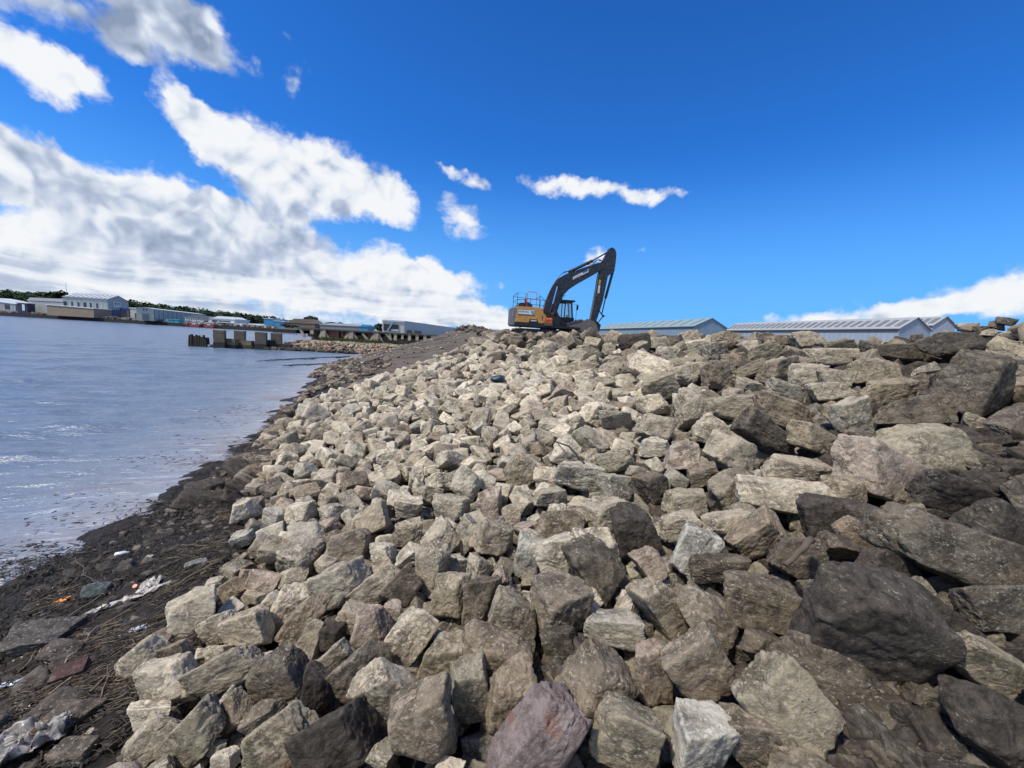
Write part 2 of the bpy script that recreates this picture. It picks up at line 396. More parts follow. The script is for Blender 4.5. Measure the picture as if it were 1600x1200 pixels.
def water():
    m, t, b = new_mat('river_water')
    g = t.new('ShaderNodeNewGeometry').outputs['Position']
    at = t.new('ShaderNodeAttribute', attribute_type='GEOMETRY', attribute_name='shore').outputs['Fac']
    cr = t.new('ShaderNodeCameraData') if False else None
    sand = t.noise(t.mapping(g, rot=(0, 0, .35), sc=(2.6, .7, 1), typ='TEXTURE'), 1.2, 6, .6, .4)
    base = t.mix(t.ramp(at, 0, 1), (.135, .185, .25), (.30, .31, .335))
    base = t.mix(t.m('MULTIPLY', t.ramp(sand, .5, .66), t.ramp(at, .15, .8, 0, .7)), base, (.20, .145, .115))
    # streaks of scum and fine foam drifting in the shallows
    st = t.noise(t.mapping(g, rot=(0, 0, .38), sc=(2.4, .3, 1), typ='TEXTURE'), 2.2, 9, .66, .7)
    foam = t.m('MULTIPLY', t.ramp(st, .55, .68), t.ramp(at, .1, .75, 0, .55))
    base = t.mix(foam, base, (.66, .68, .74))
    sw = t.noise(t.mapping(g, rot=(0, 0, .35), sc=(1.5, .5, 1), typ='TEXTURE'), 3.0, 8, .75, .6)
    big = t.noise(g, .55, 3, .5)
    weed = t.m('MULTIPLY', t.ramp(sw, .68, .71), t.m('MULTIPLY', t.ramp(big, .45, .58), t.ramp(at, .3, .8)))
    base = t.mix(weed, base, (.03, .028, .022))
    t.put(b.inputs['Base Color'], base); b.inputs['IOR'].default_value = 1.33
    t.put(b.inputs['Roughness'], t.m('ADD', .27, t.m('MULTIPLY', foam, .4)))
    h1 = t.noise(t.mapping(g, rot=(0, 0, .30), sc=(2.3, .62, 1), typ='TEXTURE'), 1.3, 5, .55, .3)
    h2 = t.noise(t.mapping(g, rot=(0, 0, .42), sc=(1.8, .7, 1), typ='TEXTURE'), 5.0, 4, .55, .3)
    h = t.m('ADD', t.m('MULTIPLY', h1, .36), t.m('MULTIPLY', h2, .11))
    bp = t.new('ShaderNodeBump'); bp.inputs['Strength'].default_value = 1.0; bp.inputs['Distance'].default_value = .55
    t.put(bp.inputs['Height'], h); t.l.new(bp.outputs[0], b.inputs['Normal'])
    na, nr = 620, 640
    az = np.radians(np.linspace(-115, 75, na)); r = 2.0 * (3500 / 2.0) ** np.linspace(0, 1, nr)
    A, Rr = np.meshgrid(az, r, indexing='ij'); X = (np.sin(A) * Rr).ravel(); Y = (np.cos(A) * Rr).ravel(); Rr = Rr.ravel()
    Z = np.zeros_like(X)
    w = random.Random(3)
    for i in range(34):
        lam = .28 * 1.13 ** i if i < 24 else w.uniform(.5, 2.4)
        th = math.radians(18) + w.gauss(0, .36); k = 2 * math.pi / lam; a = .0100 * lam ** .8
        fade = np.clip(1.6 - Rr * .012 * 3 / lam, 0, 1)          # short waves die out before the mesh gets too coarse
        ph = k * (X * math.sin(th) * -1 + Y * math.cos(th)) + w.uniform(0, 6.3)
        q = 1 - np.abs(np.sin(ph / 2 + .4 * vnoise(np.stack([X, Y, X * 0], 1) * .5, i)))
        Z += a * fade * (q * 2 - 1)
    sh = np.zeros_like(X); tx = np.interp(Y, TY, TX); dist = tx - X
    shore = np.exp(-np.clip(dist, 0, 99) / 2.6) * (Y < 60)
    Z *= 1 - .72 * shore
    me = np_mesh('water', np.stack([X, Y, Z], 1), grid_faces(na, nr)[:, ::-1])
    a = me.attributes.new('shore', 'FLOAT', 'POINT'); a.data.foreach_set('value', shore.astype(np.float32))
    tag(link('water', me, m), kind='structure')
water()

# ------------------------------------------------------------------ rocks
def rock_material(name, per_object):
    m, t, b = new_mat(name)
    g = t.new('ShaderNodeNewGeometry').outputs['Position']
    if per_object:
        oi = t.new('ShaderNodeObjectInfo'); tint = oi.outputs['Color']; mud = oi.outputs['Alpha']; rv = oi.outputs['Random']
    else:
        a = t.new('ShaderNodeAttribute', attribute_type='GEOMETRY', attribute_name='tint'); tint = a.outputs['Color']; mud = a.outputs['Alpha']
        a2 = t.new('ShaderNodeAttribute', attribute_type='GEOMETRY', attribute_name='seed'); rv = a2.outputs['Fac']
    cx = t.new('ShaderNodeCombineXYZ'); t.put(cx.inputs[0], t.m('MULTIPLY', rv, 91.0)); t.put(cx.inputs[1], t.m('MULTIPLY', rv, 57.0)); t.put(cx.inputs[2], t.m('MULTIPLY', rv, 33.0))
    p = t.v('ADD', g, cx.outputs[0])
    n1 = t.noise(p, 5.0, 9, .66, .3); n2 = t.noise(p, 16, 9, .7, .8); n3 = t.noise(p, 75, 6, .65)
    n4 = t.noise(t.mapping(p, sc=(1, 1, 1.35)), 12, 10, .72, 1.0)
    c = t.mix(1.0, tint, t.mix(t.ramp(n1, .34, .64, 0, 1), (.46, .45, .43), (1.62, 1.61, 1.58)), 'MULTIPLY')
    c = t.mix(t.ramp(n2, .42, .30, 0, .65), c, t.mix(1.0, c, (.42, .38, .34), 'MULTIPLY'))
    pale = t.mix(1.0, tint, (1.95, 1.96, 1.96), 'MULTIPLY')
    c = t.mix(t.ramp(n4, .51, .59, 0, .9), c, pale)                       # crushed pale patches
    vein = t.noise(t.mapping(p, rot=(.6, .4, .2), sc=(1, 1.5, 1)), 18, 7, .62, 1.8)
    c = t.mix(t.ramp(t.m('ABSOLUTE', t.m('SUBTRACT', vein, .5)), .022, .0, 0, .5), c, pale)
    sp_ = t.noise(t.mapping(p, rot=(.3, 1.1, .7), sc=(1, 1, 2.0)), 52, 4, .55, .5)
    c = t.mix(t.m('MULTIPLY', t.ramp(sp_, .555, .64, 0, .9), t.ramp(n2, .40, .56)), c, t.mix(.5, pale, (.56, .53, .46)))           # chips and scuffs
    pt = t.new('ShaderNodeNewGeometry').outputs['Pointiness']
    c = t.mix(t.m('MULTIPLY', t.ramp(pt, .515, .56), t.ramp(n2, .35, .55, .15, .7)), c, pale)      # knocked, paler edges
    rust = t.noise(p, 7.5, 6, .6, .5)
    c = t.mix(t.ramp(rust, .60, .72, 0, .5), c, t.mix(1.0, tint, (1.05, .72, .5), 'MULTIPLY'))
    md = t.m('ADD', t.noise(p, 4.0, 10, .68, .5), t.m('MULTIPLY', t.m('SUBTRACT', mud, .5), .55))
    c = t.mix(t.ramp(md, .55, .66, 0, .86), c, t.mix(t.ramp(n2, .3, .68), (.020, .017, .013), (.11, .09, .07)))
    vo = t.new('ShaderNodeTexVoronoi'); t.put(vo.inputs['Vector'], p); vo.inputs['Scale'].default_value = 34
    pit = t.m('MULTIPLY', t.ramp(vo.outputs['Distance'], .17, .08), t.ramp(n1, .52, .6))
    c = t.mix(t.m('MULTIPLY', pit, .7), c, (.03, .025, .02))
    t.put(b.inputs['Base Color'], c); b.inputs['Roughness'].default_value = .88; b.inputs['Specular IOR Level'].default_value = .25
    h = t.m('ADD', t.m('ADD', t.m('MULTIPLY', n1, 1.2), t.m('MULTIPLY', n4, .8)), t.m('ADD', t.m('MULTIPLY', n2, .6), t.m('MULTIPLY', n3, .22)))
    h = t.m('SUBTRACT', h, t.m('MULTIPLY', pit, .25))
    bp = t.new('ShaderNodeBump'); bp.inputs['Strength'].default_value = .85; bp.inputs['Distance'].default_value = .022
    t.put(bp.inputs['Height'], h); t.l.new(bp.outputs[0], b.inputs['Normal'])
    return m
M_ROCK = rock_material('rock_surface', True); M_ROCKS = rock_material('loose_rock_surface', False)

_ico = {}
def ico(n):
    if n not in _ico:
        bm = bmesh.new(); bmesh.ops.create_icosphere(bm, subdivisions=n, radius=1.0)
        _ico[n] = (np.array([v.co[:] for v in bm.verts]), np.array([[v.index for v in f.verts] for f in bm.faces])); bm.free()
        V = _ico[n][0]; _ico[n] = (V / np.linalg.norm(V, axis=1)[:, None], _ico[n][1])
    return _ico[n]
def rock_verts(seed, level, p=26, rough=1.0):
    """angular quarried stone: a softened intersection of planes, chipped by noise"""
    r = np.random.default_rng(seed); D, Fc = ico(level)
    N = []; d = []
    q = Matrix.Rotation(r.uniform(0, .28), 3, Vector(r.normal(size=3)).normalized())
    for ax in range(3):
        for sg in (-1, 1):
            n = np.zeros(3); n[ax] = sg; n = n + r.normal(size=3) * .15; n /= np.linalg.norm(n); n = np.array(q @ Vector(n)); N.append(n); d.append(r.uniform(.70, .84))
    for k in range(r.integers(4, 9)):
        n = r.normal(size=3); n /= np.linalg.norm(n); N.append(n); d.append(r.uniform(.80, 1.04))
    N = np.array(N); d = np.array(d)
    dots = np.maximum(D @ N.T / d[None, :], 1e-3)
    rad = (dots ** p).sum(1) ** (-1 / p)
    V = D * rad[:, None]
    o = seed * 7.77
    V = V * (1 + rough * (.10 * fbm(V * 1.3 + o, 3, seed) + (.05 * fbm(V * 3.5 + o, 4, seed + 3) if level > 3 else 0))[:, None])
    # spalled scoops
    if level > 3:
        rid = 1 - np.abs(fbm(V * 2.3 + o + 9, 4, seed + 7)) * 2.2
        V = V * (1 - rough * .05 * np.clip(rid, 0, 1)[:, None] ** 2)
    if level > 4:
        V = V * (1 + rough * .018 * fbm(V * 11 + o, 4, seed + 5)[:, None])
    mn, mx = V.min(0), V.max(0); V = (V - (mn + mx) / 2) / ((mx - mn) / 2)
    return V
NVAR = 30
HI = []
for i in range(NVAR):
    V = rock_verts(100 + i, 6, p=int(rng.integers(16, 34))); me = np_mesh('rock', V, ico(6)[1]); me.materials.append(M_ROCK); HI.append(me)
MD = [rock_verts(100 + i, 4, 26) for i in range(NVAR)]
LO = [rock_verts(100 + i, 3, 22) for i in range(NVAR)]

TONE = {'bf': (.34, .296, .218), 'tn': (.245, .209, .151), 'gy': (.262, .228, .168), 'gn': (.205, .175, .12), 'br': (.162, .131, .091),
        'db': (.10, .082, .058), 'dk': (.058, .049, .037), 'pk': (.31, .205, .195), 'mv': (.245, .194, .145), 'wh': (.30, .272, .215)}
MUDDY = {'bf': .12, 'tn': .25, 'gy': .22, 'gn': .35, 'br': .45, 'db': .6, 'dk': .8, 'pk': .12, 'mv': .3, 'wh': .2}
WORD = {'bf': 'pale buff', 'tn': 'tan', 'gy': 'light grey', 'gn': 'green-grey', 'br': 'brown', 'db': 'dark brown', 'dk': 'near-black muddy', 'pk': 'pink', 'mv': 'mauve-grey', 'wh': 'whitish'}
# photo x, y, long, short, tilt (degrees, anticlockwise), colour
HAND = [
(932,1078,120,98,35,'br'),(801,1085,108,78,80,'br'),(736,1078,98,70,90,'gn'),(662,1130,120,112,20,'br'),(524,1152,125,92,15,'dk'),
(606,1074,100,86,-50,'gy'),(692,1036,118,66,62,'gn'),(772,1024,112,82,-15,'br'),(640,989,98,60,48,'bf'),(799,972,92,78,-30,'gn'),(872,944,92,84,-10,'br'),
(876,1004,68,58,0,'db'),(959,986,95,56,3,'gy'),(704,931,80,60,80,'gn'),(750,935,90,60,80,'br'),(676,892,88,50,85,'tn'),(591,916,88,48,32,'tn'),(535,912,80,68,20,'gy'),
(629,918,75,46,50,'db'),(931,882,108,80,-65,'db'),(870,867,70,62,20,'bf'),(824,871,80,46,75,'wh'),(771,834,68,58,-10,'tn'),(874,819,86,54,4,'br'),(689,841,62,50,55,'gy'),
(732,834,58,42,65,'gy'),(584,980,64,58,0,'mv'),(556,965,70,42,-10,'tn'),(520,989,44,40,0,'dk'),(488,999,66,38,70,'tn'),(446,955,92,50,55,'bf'),(476,968,88,46,52,'br'),
(434,1059,92,80,25,'db'),(499,1081,92,58,75,'dk'),(565,1047,84,78,30,'br'),(522,1029,60,46,30,'tn'),(441,1149,110,86,25,'gn'),(458,1085,56,32,70,'gy'),
(974,1145,118,104,70,'gn'),(617,957,34,30,0,'mv'),(304,957,95,68,15,'bf'),(342,980,72,50,20,'bf'),(388,985,76,60,20,'tn'),(260,1065,98,74,10,'bf'),(273,1020,66,46,10,'br'),
(225,1030,66,56,35,'gy'),(352,1045,112,62,18,'tn'),(343,1022,34,30,0,'bf'),(237,1120,92,44,10,'bf'),(230,1160,120,54,38,'gy'),(306,1148,118,66,52,'gn'),(365,1112,60,52,40,'br'),
(412,1118,74,46,35,'br'),(348,1187,50,34,20,'bf'),(340,1168,26,22,0,'gy'),(414,912,50,38,-10,'mv'),(365,922,52,38,30,'br'),(336,912,32,20,20,'bf'),(395,933,40,17,-5,'tn'),
(1032,952,122,58,-58,'gy'),(1107,967,106,66,-52,'br'),(1095,1047,118,100,-60,'br'),(1187,942,120,88,-15,'db'),(1187,1012,62,50,-20,'db'),(1234,1115,172,112,-55,'gn'),
(1087,1155,110,98,80,'wh'),(1180,1155,118,82,-62,'br'),(1017,1052,100,62,-80,'mv'),(1293,1045,150,84,-28,'db'),(1350,975,200,178,-20,'dk'),(1455,965,118,72,-48,'dk'),
(1550,945,112,78,-8,'db'),(1522,1035,108,78,-25,'gn'),(1560,1140,140,105,-28,'dk'),(1448,1093,50,44,-20,'db'),(1415,1120,62,36,-25,'dk'),(1588,1020,42,26,0,'dk'),(1592,1055,46,30,0,'dk'),
(1370,738,136,84,-22,'mv'),(1443,700,158,84,-8,'gn'),(1480,772,122,68,-18,'dk'),(1486,858,226,100,-24,'db'),(1560,820,124,82,-18,'dk'),(1430,642,134,48,6,'db'),(1388,610,108,40,8,'gn'),
(1333,655,68,52,-70,'gy'),(1545,602,136,104,-8,'db'),(1585,665,88,52,38,'db'),(1345,838,78,42,-32,'br'),(1378,885,78,58,-15,'dk'),(1320,770,68,54,-15,'gn'),(1465,800,56,22,8,'dk'),(1582,738,34,24,0,'dk'),
(1069,588,50,42,5,'tn'),(1120,586,50,46,0,'br'),(1170,578,58,22,20,'gn'),(1218,580,72,48,5,'br'),(1262,588,48,42,0,'gy'),(1360,580,72,42,0,'gn'),(1295,612,66,32,5,'gy'),(1167,603,38,24,-20,'gy'),
(1227,614,72,34,-28,'gy'),(1030,609,56,50,30,'gn'),(1020,633,48,36,10,'bf'),(1079,646,60,48,20,'tn'),(1137,637,82,44,5,'gn'),(1220,647,108,50,-26,'br'),(1195,682,118,48,-38,'db'),
(1268,686,80,40,-20,'gn'),(1140,704,88,66,-40,'tn'),(1110,674,50,46,-30,'bf'),(1025,668,54,46,-25,'tn'),(1022,698,48,32,5,'bf'),(1064,713,60,48,10,'mv'),(1242,735,112,48,-4,'tn'),
(1221,775,138,58,-4,'bf'),(1150,762,90,56,38,'br'),(1096,740,52,34,25,'br'),(1075,785,78,44,5,'gn'),(1018,762,56,46,-70,'db'),(1058,750,42,28,-45,'gy'),(1288,804,76,62,10,'dk'),
(1064,822,60,44,5,'tn'),(1133,822,76,46,5,'tn'),(1182,833,98,58,32,'br'),(1080,860,86,64,60,'wh'),(1248,867,90,66,-10,'db'),(1124,888,92,44,8,'db'),(1015,880,52,42,-60,'mv'),
(990,830,76,72,0,'dk'),(944,804,66,50,5,'tn'),(962,654,64,34,-12,'gy'),(899,747,82,50,-5,'bf'),(728,757,54,50,-40,'gy'),(861,777,56,44,-5,'tn'),(704,792,60,42,-8,'tn'),(767,785,56,40,80,'mv'),
(962,721,60,38,10,'gn'),(962,762,56,44,0,'gy'),(812,736,62,48,30,'gn'),(640,792,46,34,0,'bf'),(469,800,50,34,5,'bf'),(430,807,38,30,-10,'wh'),(540,852,78,52,10,'br'),(640,830,50,38,20,'gn'),
(587,811,52,46,35,'tn'),(385,797,40,34,0,'bf'),(378,841,40,24,22,'wh'),(396,764,28,18,0,'gy'),(413,718,28,16,0,'tn'),
(1029,536,42,22,0,'gy'),(1080,528,38,25,15,'tn'),(1088,540,36,20,5,'bf'),(1132,534,42,32,-10,'br'),(1119,550,42,38,0,'gy'),(1217,536,48,25,-5,'br'),(1193,550,62,32,12,'gn'),(1042,553,32,24,0,'gy'),
(951,545,22,20,0,'gy'),(1257,532,52,30,10,'tn'),(1297,557,76,30,-4,'gy'),(1312,541,62,24,0,'gn'),(1400,552,62,30,0,'db'),(1497,541,104,44,5,'dk'),(1445,578,54,18,14,'gy'),
(1510,512,32,16,0,'mv'),(1475,526,52,18,0,'tn'),(1432,528,24,13,0,'br'),(1535,516,32,14,0,'br'),(1557,508,26,14,-20,'db'),(1572,503,30,13,-12,'db'),(1593,514,30,18,20,'br'),(1572,524,34,13,8,'tn'),(1545,520,22,12,0,'gy'),
(982,745,0,0,0,'tn')]
HAND = [h for h in HAND if h[2] > 0]

# landmarks other labels lean on
SPECIAL = {  # photo point -> its own label
 (1350,975): 'largest near-black mud-caked boulder, lower right of the slope', (1486,858): 'long dark brown wedge boulder running to the right edge of the photo',
 (1370,738): 'pinkish tan boulder with a rough broken face, upper right', (1087,1155): 'whitish pitted rock with round dark holes at the bottom edge',
 (990,830): 'square near-black block standing just right of the middle of the slope', (728,757): 'pale grey diamond-shaped rock alone among tan ones, mid slope',
 (1560,1140): 'dark flat-sided squared slab in the bottom right corner', (606,1074): 'light grey rock with a small brick-red chip stuck on it',
 (260,1065): 'pale buff pointed rock at the foot of the slope beside the black beach', (1221,775): 'broad flat-topped buff slab right of centre',
 (1545,602): 'huge dark boulder with whitish streaks near the right edge', (959,986): 'light grey brick-shaped rock beside the dark hollow, lower centre',
 (1032,952): 'long pale grey rock slanting down to the right, lower centre', (1234,1115): 'large green-grey egg-shaped boulder near the bottom edge, right of centre',
 (801,1085): 'brown spearhead rock with a whitish tip left of the pink boulder', (304,957): 'large pale buff block at the lower left foot of the slope'}

def rot_to(cx, cy, tilt, r):
    """axes: long, short, depth, set square to the sight line with a little random lean"""
    a = math.radians(tilt); ex = _R * math.cos(a) + _U * math.sin(a); ey = -_R * math.sin(a) + _U * math.cos(a)
    Mx = Matrix((tuple(ex), tuple(ey), tuple(-_f))).transposed()
    return Mx @ Matrix.Rotation(r.uniform(-.25, .25), 3, 'X') @ Matrix.Rotation(r.uniform(-.25, .25), 3, 'Y')

ROCKS = []    # dict: loc, rot(3x3), scale(3), tint, mud, variant, tone key, hand flag
def jit(c, r, k=.12):
    g = 1 + r.uniform(-k, k); w = r.uniform(-.03, .03)
    return (c[0] * g * (1 + w), c[1] * g, c[2] * g * (1 - w))
for i, (cx, cy, a, b, tl, tn) in enumerate(HAND):
    rr = random.Random(1000 + i)
    yy = cy + b * .30; P = hit(cx, yy)
    while (P - CP) @ _f > 40: yy += 2; P = hit(cx, yy)      # stones on the very crest stand on the ground just before it
    dist = (P - CP) @ _f
    if dist < 14: dist -= .22 * min(a, b) * dist / F            # bedded on the stones beneath, not sunk in the soil
    C0 = CP + ray(cx, cy) * dist
    sx, sy = a / 2 * dist / F * .99, b / 2 * dist / F * 1.0
    off = math.hypot(cx - 800, cy - 600) / F
    sz = min(sx, sy) * (.9 if off < .8 else .72)
    ROCKS.append(dict(loc=C0, rot=rot_to(cx, cy, tl, rr), sc=(sx, sy, sz), tint=jit(TONE[tn], rr), mud=MUDDY[tn] + rr.uniform(-.08, .08), var=(i * 7 + (11 if (cx, cy) == (1350, 975) else 0)) % NVAR, tone=tn, hand=(cx, cy), r=(sx * sy * sz) ** (1 / 3)))

# the rest: thrown on the slope layer by layer, each resting on what lies below it
def size_at(x, y):
    dd = math.hypot(x, y)
    base = min(.108 + .0130 * max(dd, 1.0), .36)
    s = (x - np.interp(y, TY, TX)) / (np.interp(y, CY, CX) - np.interp(y, TY, TX))
    base *= .78 + .22 * max(0, min(1, (s - .3) / .3))
    return base * (1 + .35 * max(0, min(1, (s - .45) / .4)) * (1 if dd < 14 else .6))
SKX = [700, 760, 850, 930, 1000, 1080, 1250, 1300, 1400, 1440, 1480, 1540, 1600]; SKY_ = [516, 516, 520, 520, 522, 524, 526, 532, 532, 526, 522, 512, 502]
cell = .8; buckets = {}
def near(x, y, rad):
    k = int(rad / cell) + 1; ix, iy = int(x // cell), int(y // cell)
    for a in range(ix - k, ix + k + 1):
        for b in range(iy - k, iy + k + 1):
            for q in buckets.get((a, b), ()): yield q
def put(R): buckets.setdefault((int(R['loc'][0] // cell), int(R['loc'][1] // cell)), []).append(R)
for R in ROCKS: put(R)
r5 = random.Random(5)
HSCR = []        # loose stones must not bury the boulders
for R, hnd in zip(ROCKS, HAND):
    a_ = math.radians(hnd[4]); HSCR.append((hnd[0], hnd[1], (hnd[2] / 2, hnd[3] / 2), math.cos(a_), -math.sin(a_), (R['loc'] - CP) @ _f, R['r'] * .3))
_pp = hit(835, 1185); HSCR.append((838, 1150, (85, 50), math.cos(math.radians(68)), -math.sin(math.radians(68)), (_pp - CP) @ _f, .1))
_mud = [hit(1530, 725), hit(1395, 1150), hit(897, 1045), hit(1300, 815)]
MUDS = [(_mud[0][0], _mud[0][1], .75), (_mud[1][0], _mud[1][1], .34), (_mud[2][0], _mud[2][1], .10), (_mud[3][0], _mud[3][1], .12)]
bank()
def clear_of_rocks(x, y):
    return any(math.hypot(x - a, y - b) < r for a, b, r in MUDS)
def throw(n, fac, gap, lift, ymax=46, jitter=.35, screen=True):
    cnt = 0; miss = 0
    while cnt < n and miss < 9000:
        u = r5.random(); y = -1.0 + (ymax + 1.0) * u ** 1.7
        tx = float(np.interp(y, TY, TX)); cxx = float(np.interp(y, CY, CX))
        x = r5.uniform(tx + .5, cxx + 1.6)
        bb = bare(x, y)
        if bb > 0 or (y > 3 and False): miss += 1; continue
        if x < rockfoot(y) + .1 + .25 * r5.random(): miss += 1; continue
        if math.hypot(x, y) < 1.0 and y < .6: miss += 1; continue
        if abs(math.degrees(math.atan2(x, max(y, .01)))) > 66 and math.hypot(x, y) > 4: miss += 1; continue
        rad = size_at(x, y) * fac * math.exp(r5.gauss(0, .24))
        if clear_of_rocks(x, y): miss += 1; continue
        ok = True
        z0_ = float(land(x, y)) + rad * .5; qx, qy, qz = proj((x, y, z0_))
        if qz > .2 and screen:
            for q in HSCR:
                if qz < q[5] + q[6] and ((qx - q[0]) * q[3] + (qy - q[1]) * q[4]) ** 2 / (q[2][0] + .8 * rad * F / qz) ** 2 + ((qx - q[0]) * q[4] - (qy - q[1]) * q[3]) ** 2 / (q[2][1] + .8 * rad * F / qz) ** 2 < 1:
                    ok = False; break
            if not ok: miss += 1; continue
        for q in near(x, y, 1.2):
            dq = math.hypot(q['loc'][0] - x, q['loc'][1] - y); rq = q['r']
            lim = (rad + rq) * gap if 'hand' not in q else (rad * .8 + rq * .85) * gap * 1.05
            if dq < lim: ok = False; break
        if not ok: miss += 1; continue
        miss = max(0, miss - 40); cnt += 1
        z = float(land(x, y)) + rad * (lift + r5.uniform(-.18, jitter))
        s = (x - tx) / (cxx - tx)
        if s > .8:                                        # stones along the crest bed down into it
            for _ in range(12):
                qx, qy, qz = proj((x, y, z + rad * .75))
                if qz < .5 or qy >= np.interp(qx, SKX, SKY_): break
                z -= .07
        k = min(1, max(0, (s - .42) * 1.9 + r5.gauss(0, .16) + max(0, (x - 3) * .03)))
        if math.hypot(x, y) < 13: k = max(k, min(1, (x / max(y, .3) - .30) * 1.5 + r5.gauss(0, .12)))
        pick = r5.random()
        if k < .3: tn = 'bf' if pick < .42 else 'tn' if pick < .72 else 'gy' if pick < .82 else 'mv' if pick < .9 else 'br'
        elif k < .7: tn = 'tn' if pick < .3 else 'gn' if pick < .55 else 'gy' if pick < .7 else 'br' if pick < .9 else 'db'
        else: tn = 'gn' if pick < .28 else 'br' if pick < .6 else 'db' if pick < .85 else 'dk'
        e = Matrix.Rotation(r5.uniform(0, 6.28), 3, 'Z') @ Matrix.Rotation(r5.uniform(-.6, .6), 3, 'X') @ Matrix.Rotation(r5.uniform(-.6, .6) + .25, 3, 'Y')
        a = r5.uniform(.95, 1.4)
        ROCKS.append(dict(loc=np.array([x, y, z]), rot=e, sc=(rad * a, rad * r5.uniform(.82, 1.08), rad * r5.uniform(.62, .95)), tint=jit(TONE[tn], r5, .2), mud=MUDDY[tn] + r5.uniform(-.12, .12) - .08 * (k < .3), var=r5.randrange(NVAR), tone=tn, r=rad))
        put(ROCKS[-1])
throw(9000, 1.0, .84, .40)
n_top = len(ROCKS)
# stones filling the gaps underneath
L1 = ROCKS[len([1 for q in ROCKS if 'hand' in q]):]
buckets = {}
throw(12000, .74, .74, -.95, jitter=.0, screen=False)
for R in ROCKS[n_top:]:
    R['under'] = True; R['mud'] += .28; R['tint'] = tuple(c * .55 for c in R['tint'])  # gap shade put into the tint of the lower stones, plus extra mud
# pieces far down the toe and strewn on the beach
print('rocks', len(HAND), n_top, len(ROCKS))

def seen(R):
    x, y, z = proj(R['loc'])
    if z < .15: return 0, x, y
    s = R['r'] * F / z
    inside = -s < x < 1600 + s and -s < y < 1200 + s
    return (s if inside else 0), x, y
for R in ROCKS: R['px'], R['sx'], R['sy'] = seen(R)
cand = [R for R in ROCKS if 'hand' not in R and 'under' not in R and 0 < R['px']]
cand.sort(key=lambda R: -R['px'])
one = [R for R in ROCKS if 'hand' in R] + cand[:299 - len(HAND)]
ids = {id(R) for R in one}
GROUP = 'quarried armour rocks covering the river bank'
def sector(R, px, py):
    dx, dy = R['sx'] - px, R['sy'] - py
    if abs(dx) > 2.2 * abs(dy): return 'right of' if dx > 0 else 'left of'
    if abs(dy) > 2.2 * abs(dx): return 'below' if dy > 0 else 'above'
    return ('lower' if dy > 0 else 'upper') + (' right of' if dx > 0 else ' left of')
ORD = ['nearest', 'second', 'third', 'fourth', 'fifth', 'sixth', 'seventh', 'eighth', 'ninth', 'tenth', 'eleventh', 'twelfth', 'thirteenth', 'fourteenth', 'fifteenth', 'sixteenth', 'seventeenth', 'eighteenth', 'nineteenth', 'twentieth']
LM = {(835, 1150): 'pink boulder', (1350, 975): 'black boulder', (1486, 858): 'brown wedge boulder', (1370, 738): 'pinkish tan boulder', (1087, 1155): 'pitted whitish rock',
      (990, 830): 'square black block', (728, 757): 'grey diamond rock', (260, 1065): 'pointed buff rock', (1221, 775): 'flat buff slab', (1545, 602): 'huge streaked boulder',
      (606, 1074): 'red-chipped rock', (304, 957): 'buff block', (875, 505): 'excavator', (959, 986): 'brick-shaped rock', (1234, 1115): 'egg-shaped boulder', (801, 1085): 'spearhead rock', (1560, 1140): 'corner slab', (1032, 952): 'long slanting grey rock',
      (1395, 506): 'dark-striped shed roof', (1110, 505): 'green shed roof', (778, 592): 'teal tarpaulin scrap', (1248, 867): 'rock with the branch', (520, 989): 'small black stone', (676, 892): 'upright tan rock', (899, 747): 'thin black cable', (1120, 586): 'squarish brown rock'}
def plan():
    grp = {}
    for R in one:
        if 'hand' in R and R['hand'] in SPECIAL: continue
        px, py = min(LM, key=lambda k: math.hypot(k[0] - R['sx'], k[1] - R['sy']) if math.hypot(k[0] - R['sx'], k[1] - R['sy']) > 8 else 9e9)
        grp.setdefault((LM[(px, py)], sector(R, px, py)), []).append((math.hypot(px - R['sx'], py - R['sy']), id(R)))
    res = {}
    for (nm, sec), lst in grp.items():
        for k, (d, i) in enumerate(sorted(lst)): res[i] = '%s one %s the %s' % (ORD[min(k, 19)], sec, nm)
    return res
PLAN = plan()
def rock_label(R):
    if 'hand' in R and R['hand'] in SPECIAL: return SPECIAL[R['hand']]
    el = R['sc'][0] / max(R['sc'][1], 1e-3)
    shape = 'elongated' if el > 1.55 else 'blocky' if el < 1.2 else 'angular'
    return '%s %s rock, %s' % (WORD[R['tone']], shape, PLAN[id(R)])
for R in one:
    o = bpy.data.objects.new('rock', HI[R['var']]); COL.objects.link(o)
    o.matrix_world = Matrix.Translation(Vector(R['loc'])) @ (R['rot'] @ Matrix.Diagonal(Vector(R['sc']))).to_4x4()
    o.color = (*R['tint'], max(0, min(1, R['mud'])))
    tag(o, rock_label(R), 'rock', GROUP)

def heap(name, items, mat, lods, kind='stuff'):
    Vs, Fs, Ts, Ss = [], [], [], []; b = 0
    for R in items:
        V, Fc = lods(R)
        Mx = np.array(R['rot']) * np.array(R['sc'])[None, :]
        Vs.append(V @ Mx.T + np.array(R['loc'])); Fs.append(Fc + b); b += len(V)
        Ts.append(np.tile((*R['tint'], max(0, min(1, R['mud']))), (len(V), 1))); Ss.append(np.full(len(V), (R['var'] * .131 + R['loc'][0] * .71 + R['loc'][1] * .37) % 1.0))
    me = np_mesh(name, np.concatenate(Vs), np.concatenate(Fs))
    a = me.attributes.new('tint', 'FLOAT_COLOR', 'POINT'); a.data.foreach_set('color', np.concatenate(Ts).astype(np.float32).ravel())
    a = me.attributes.new('seed', 'FLOAT', 'POINT'); a.data.foreach_set('value', np.concatenate(Ss).astype(np.float32))
    return tag(link(name, me, mat), kind=kind)
MH = [None] * NVAR
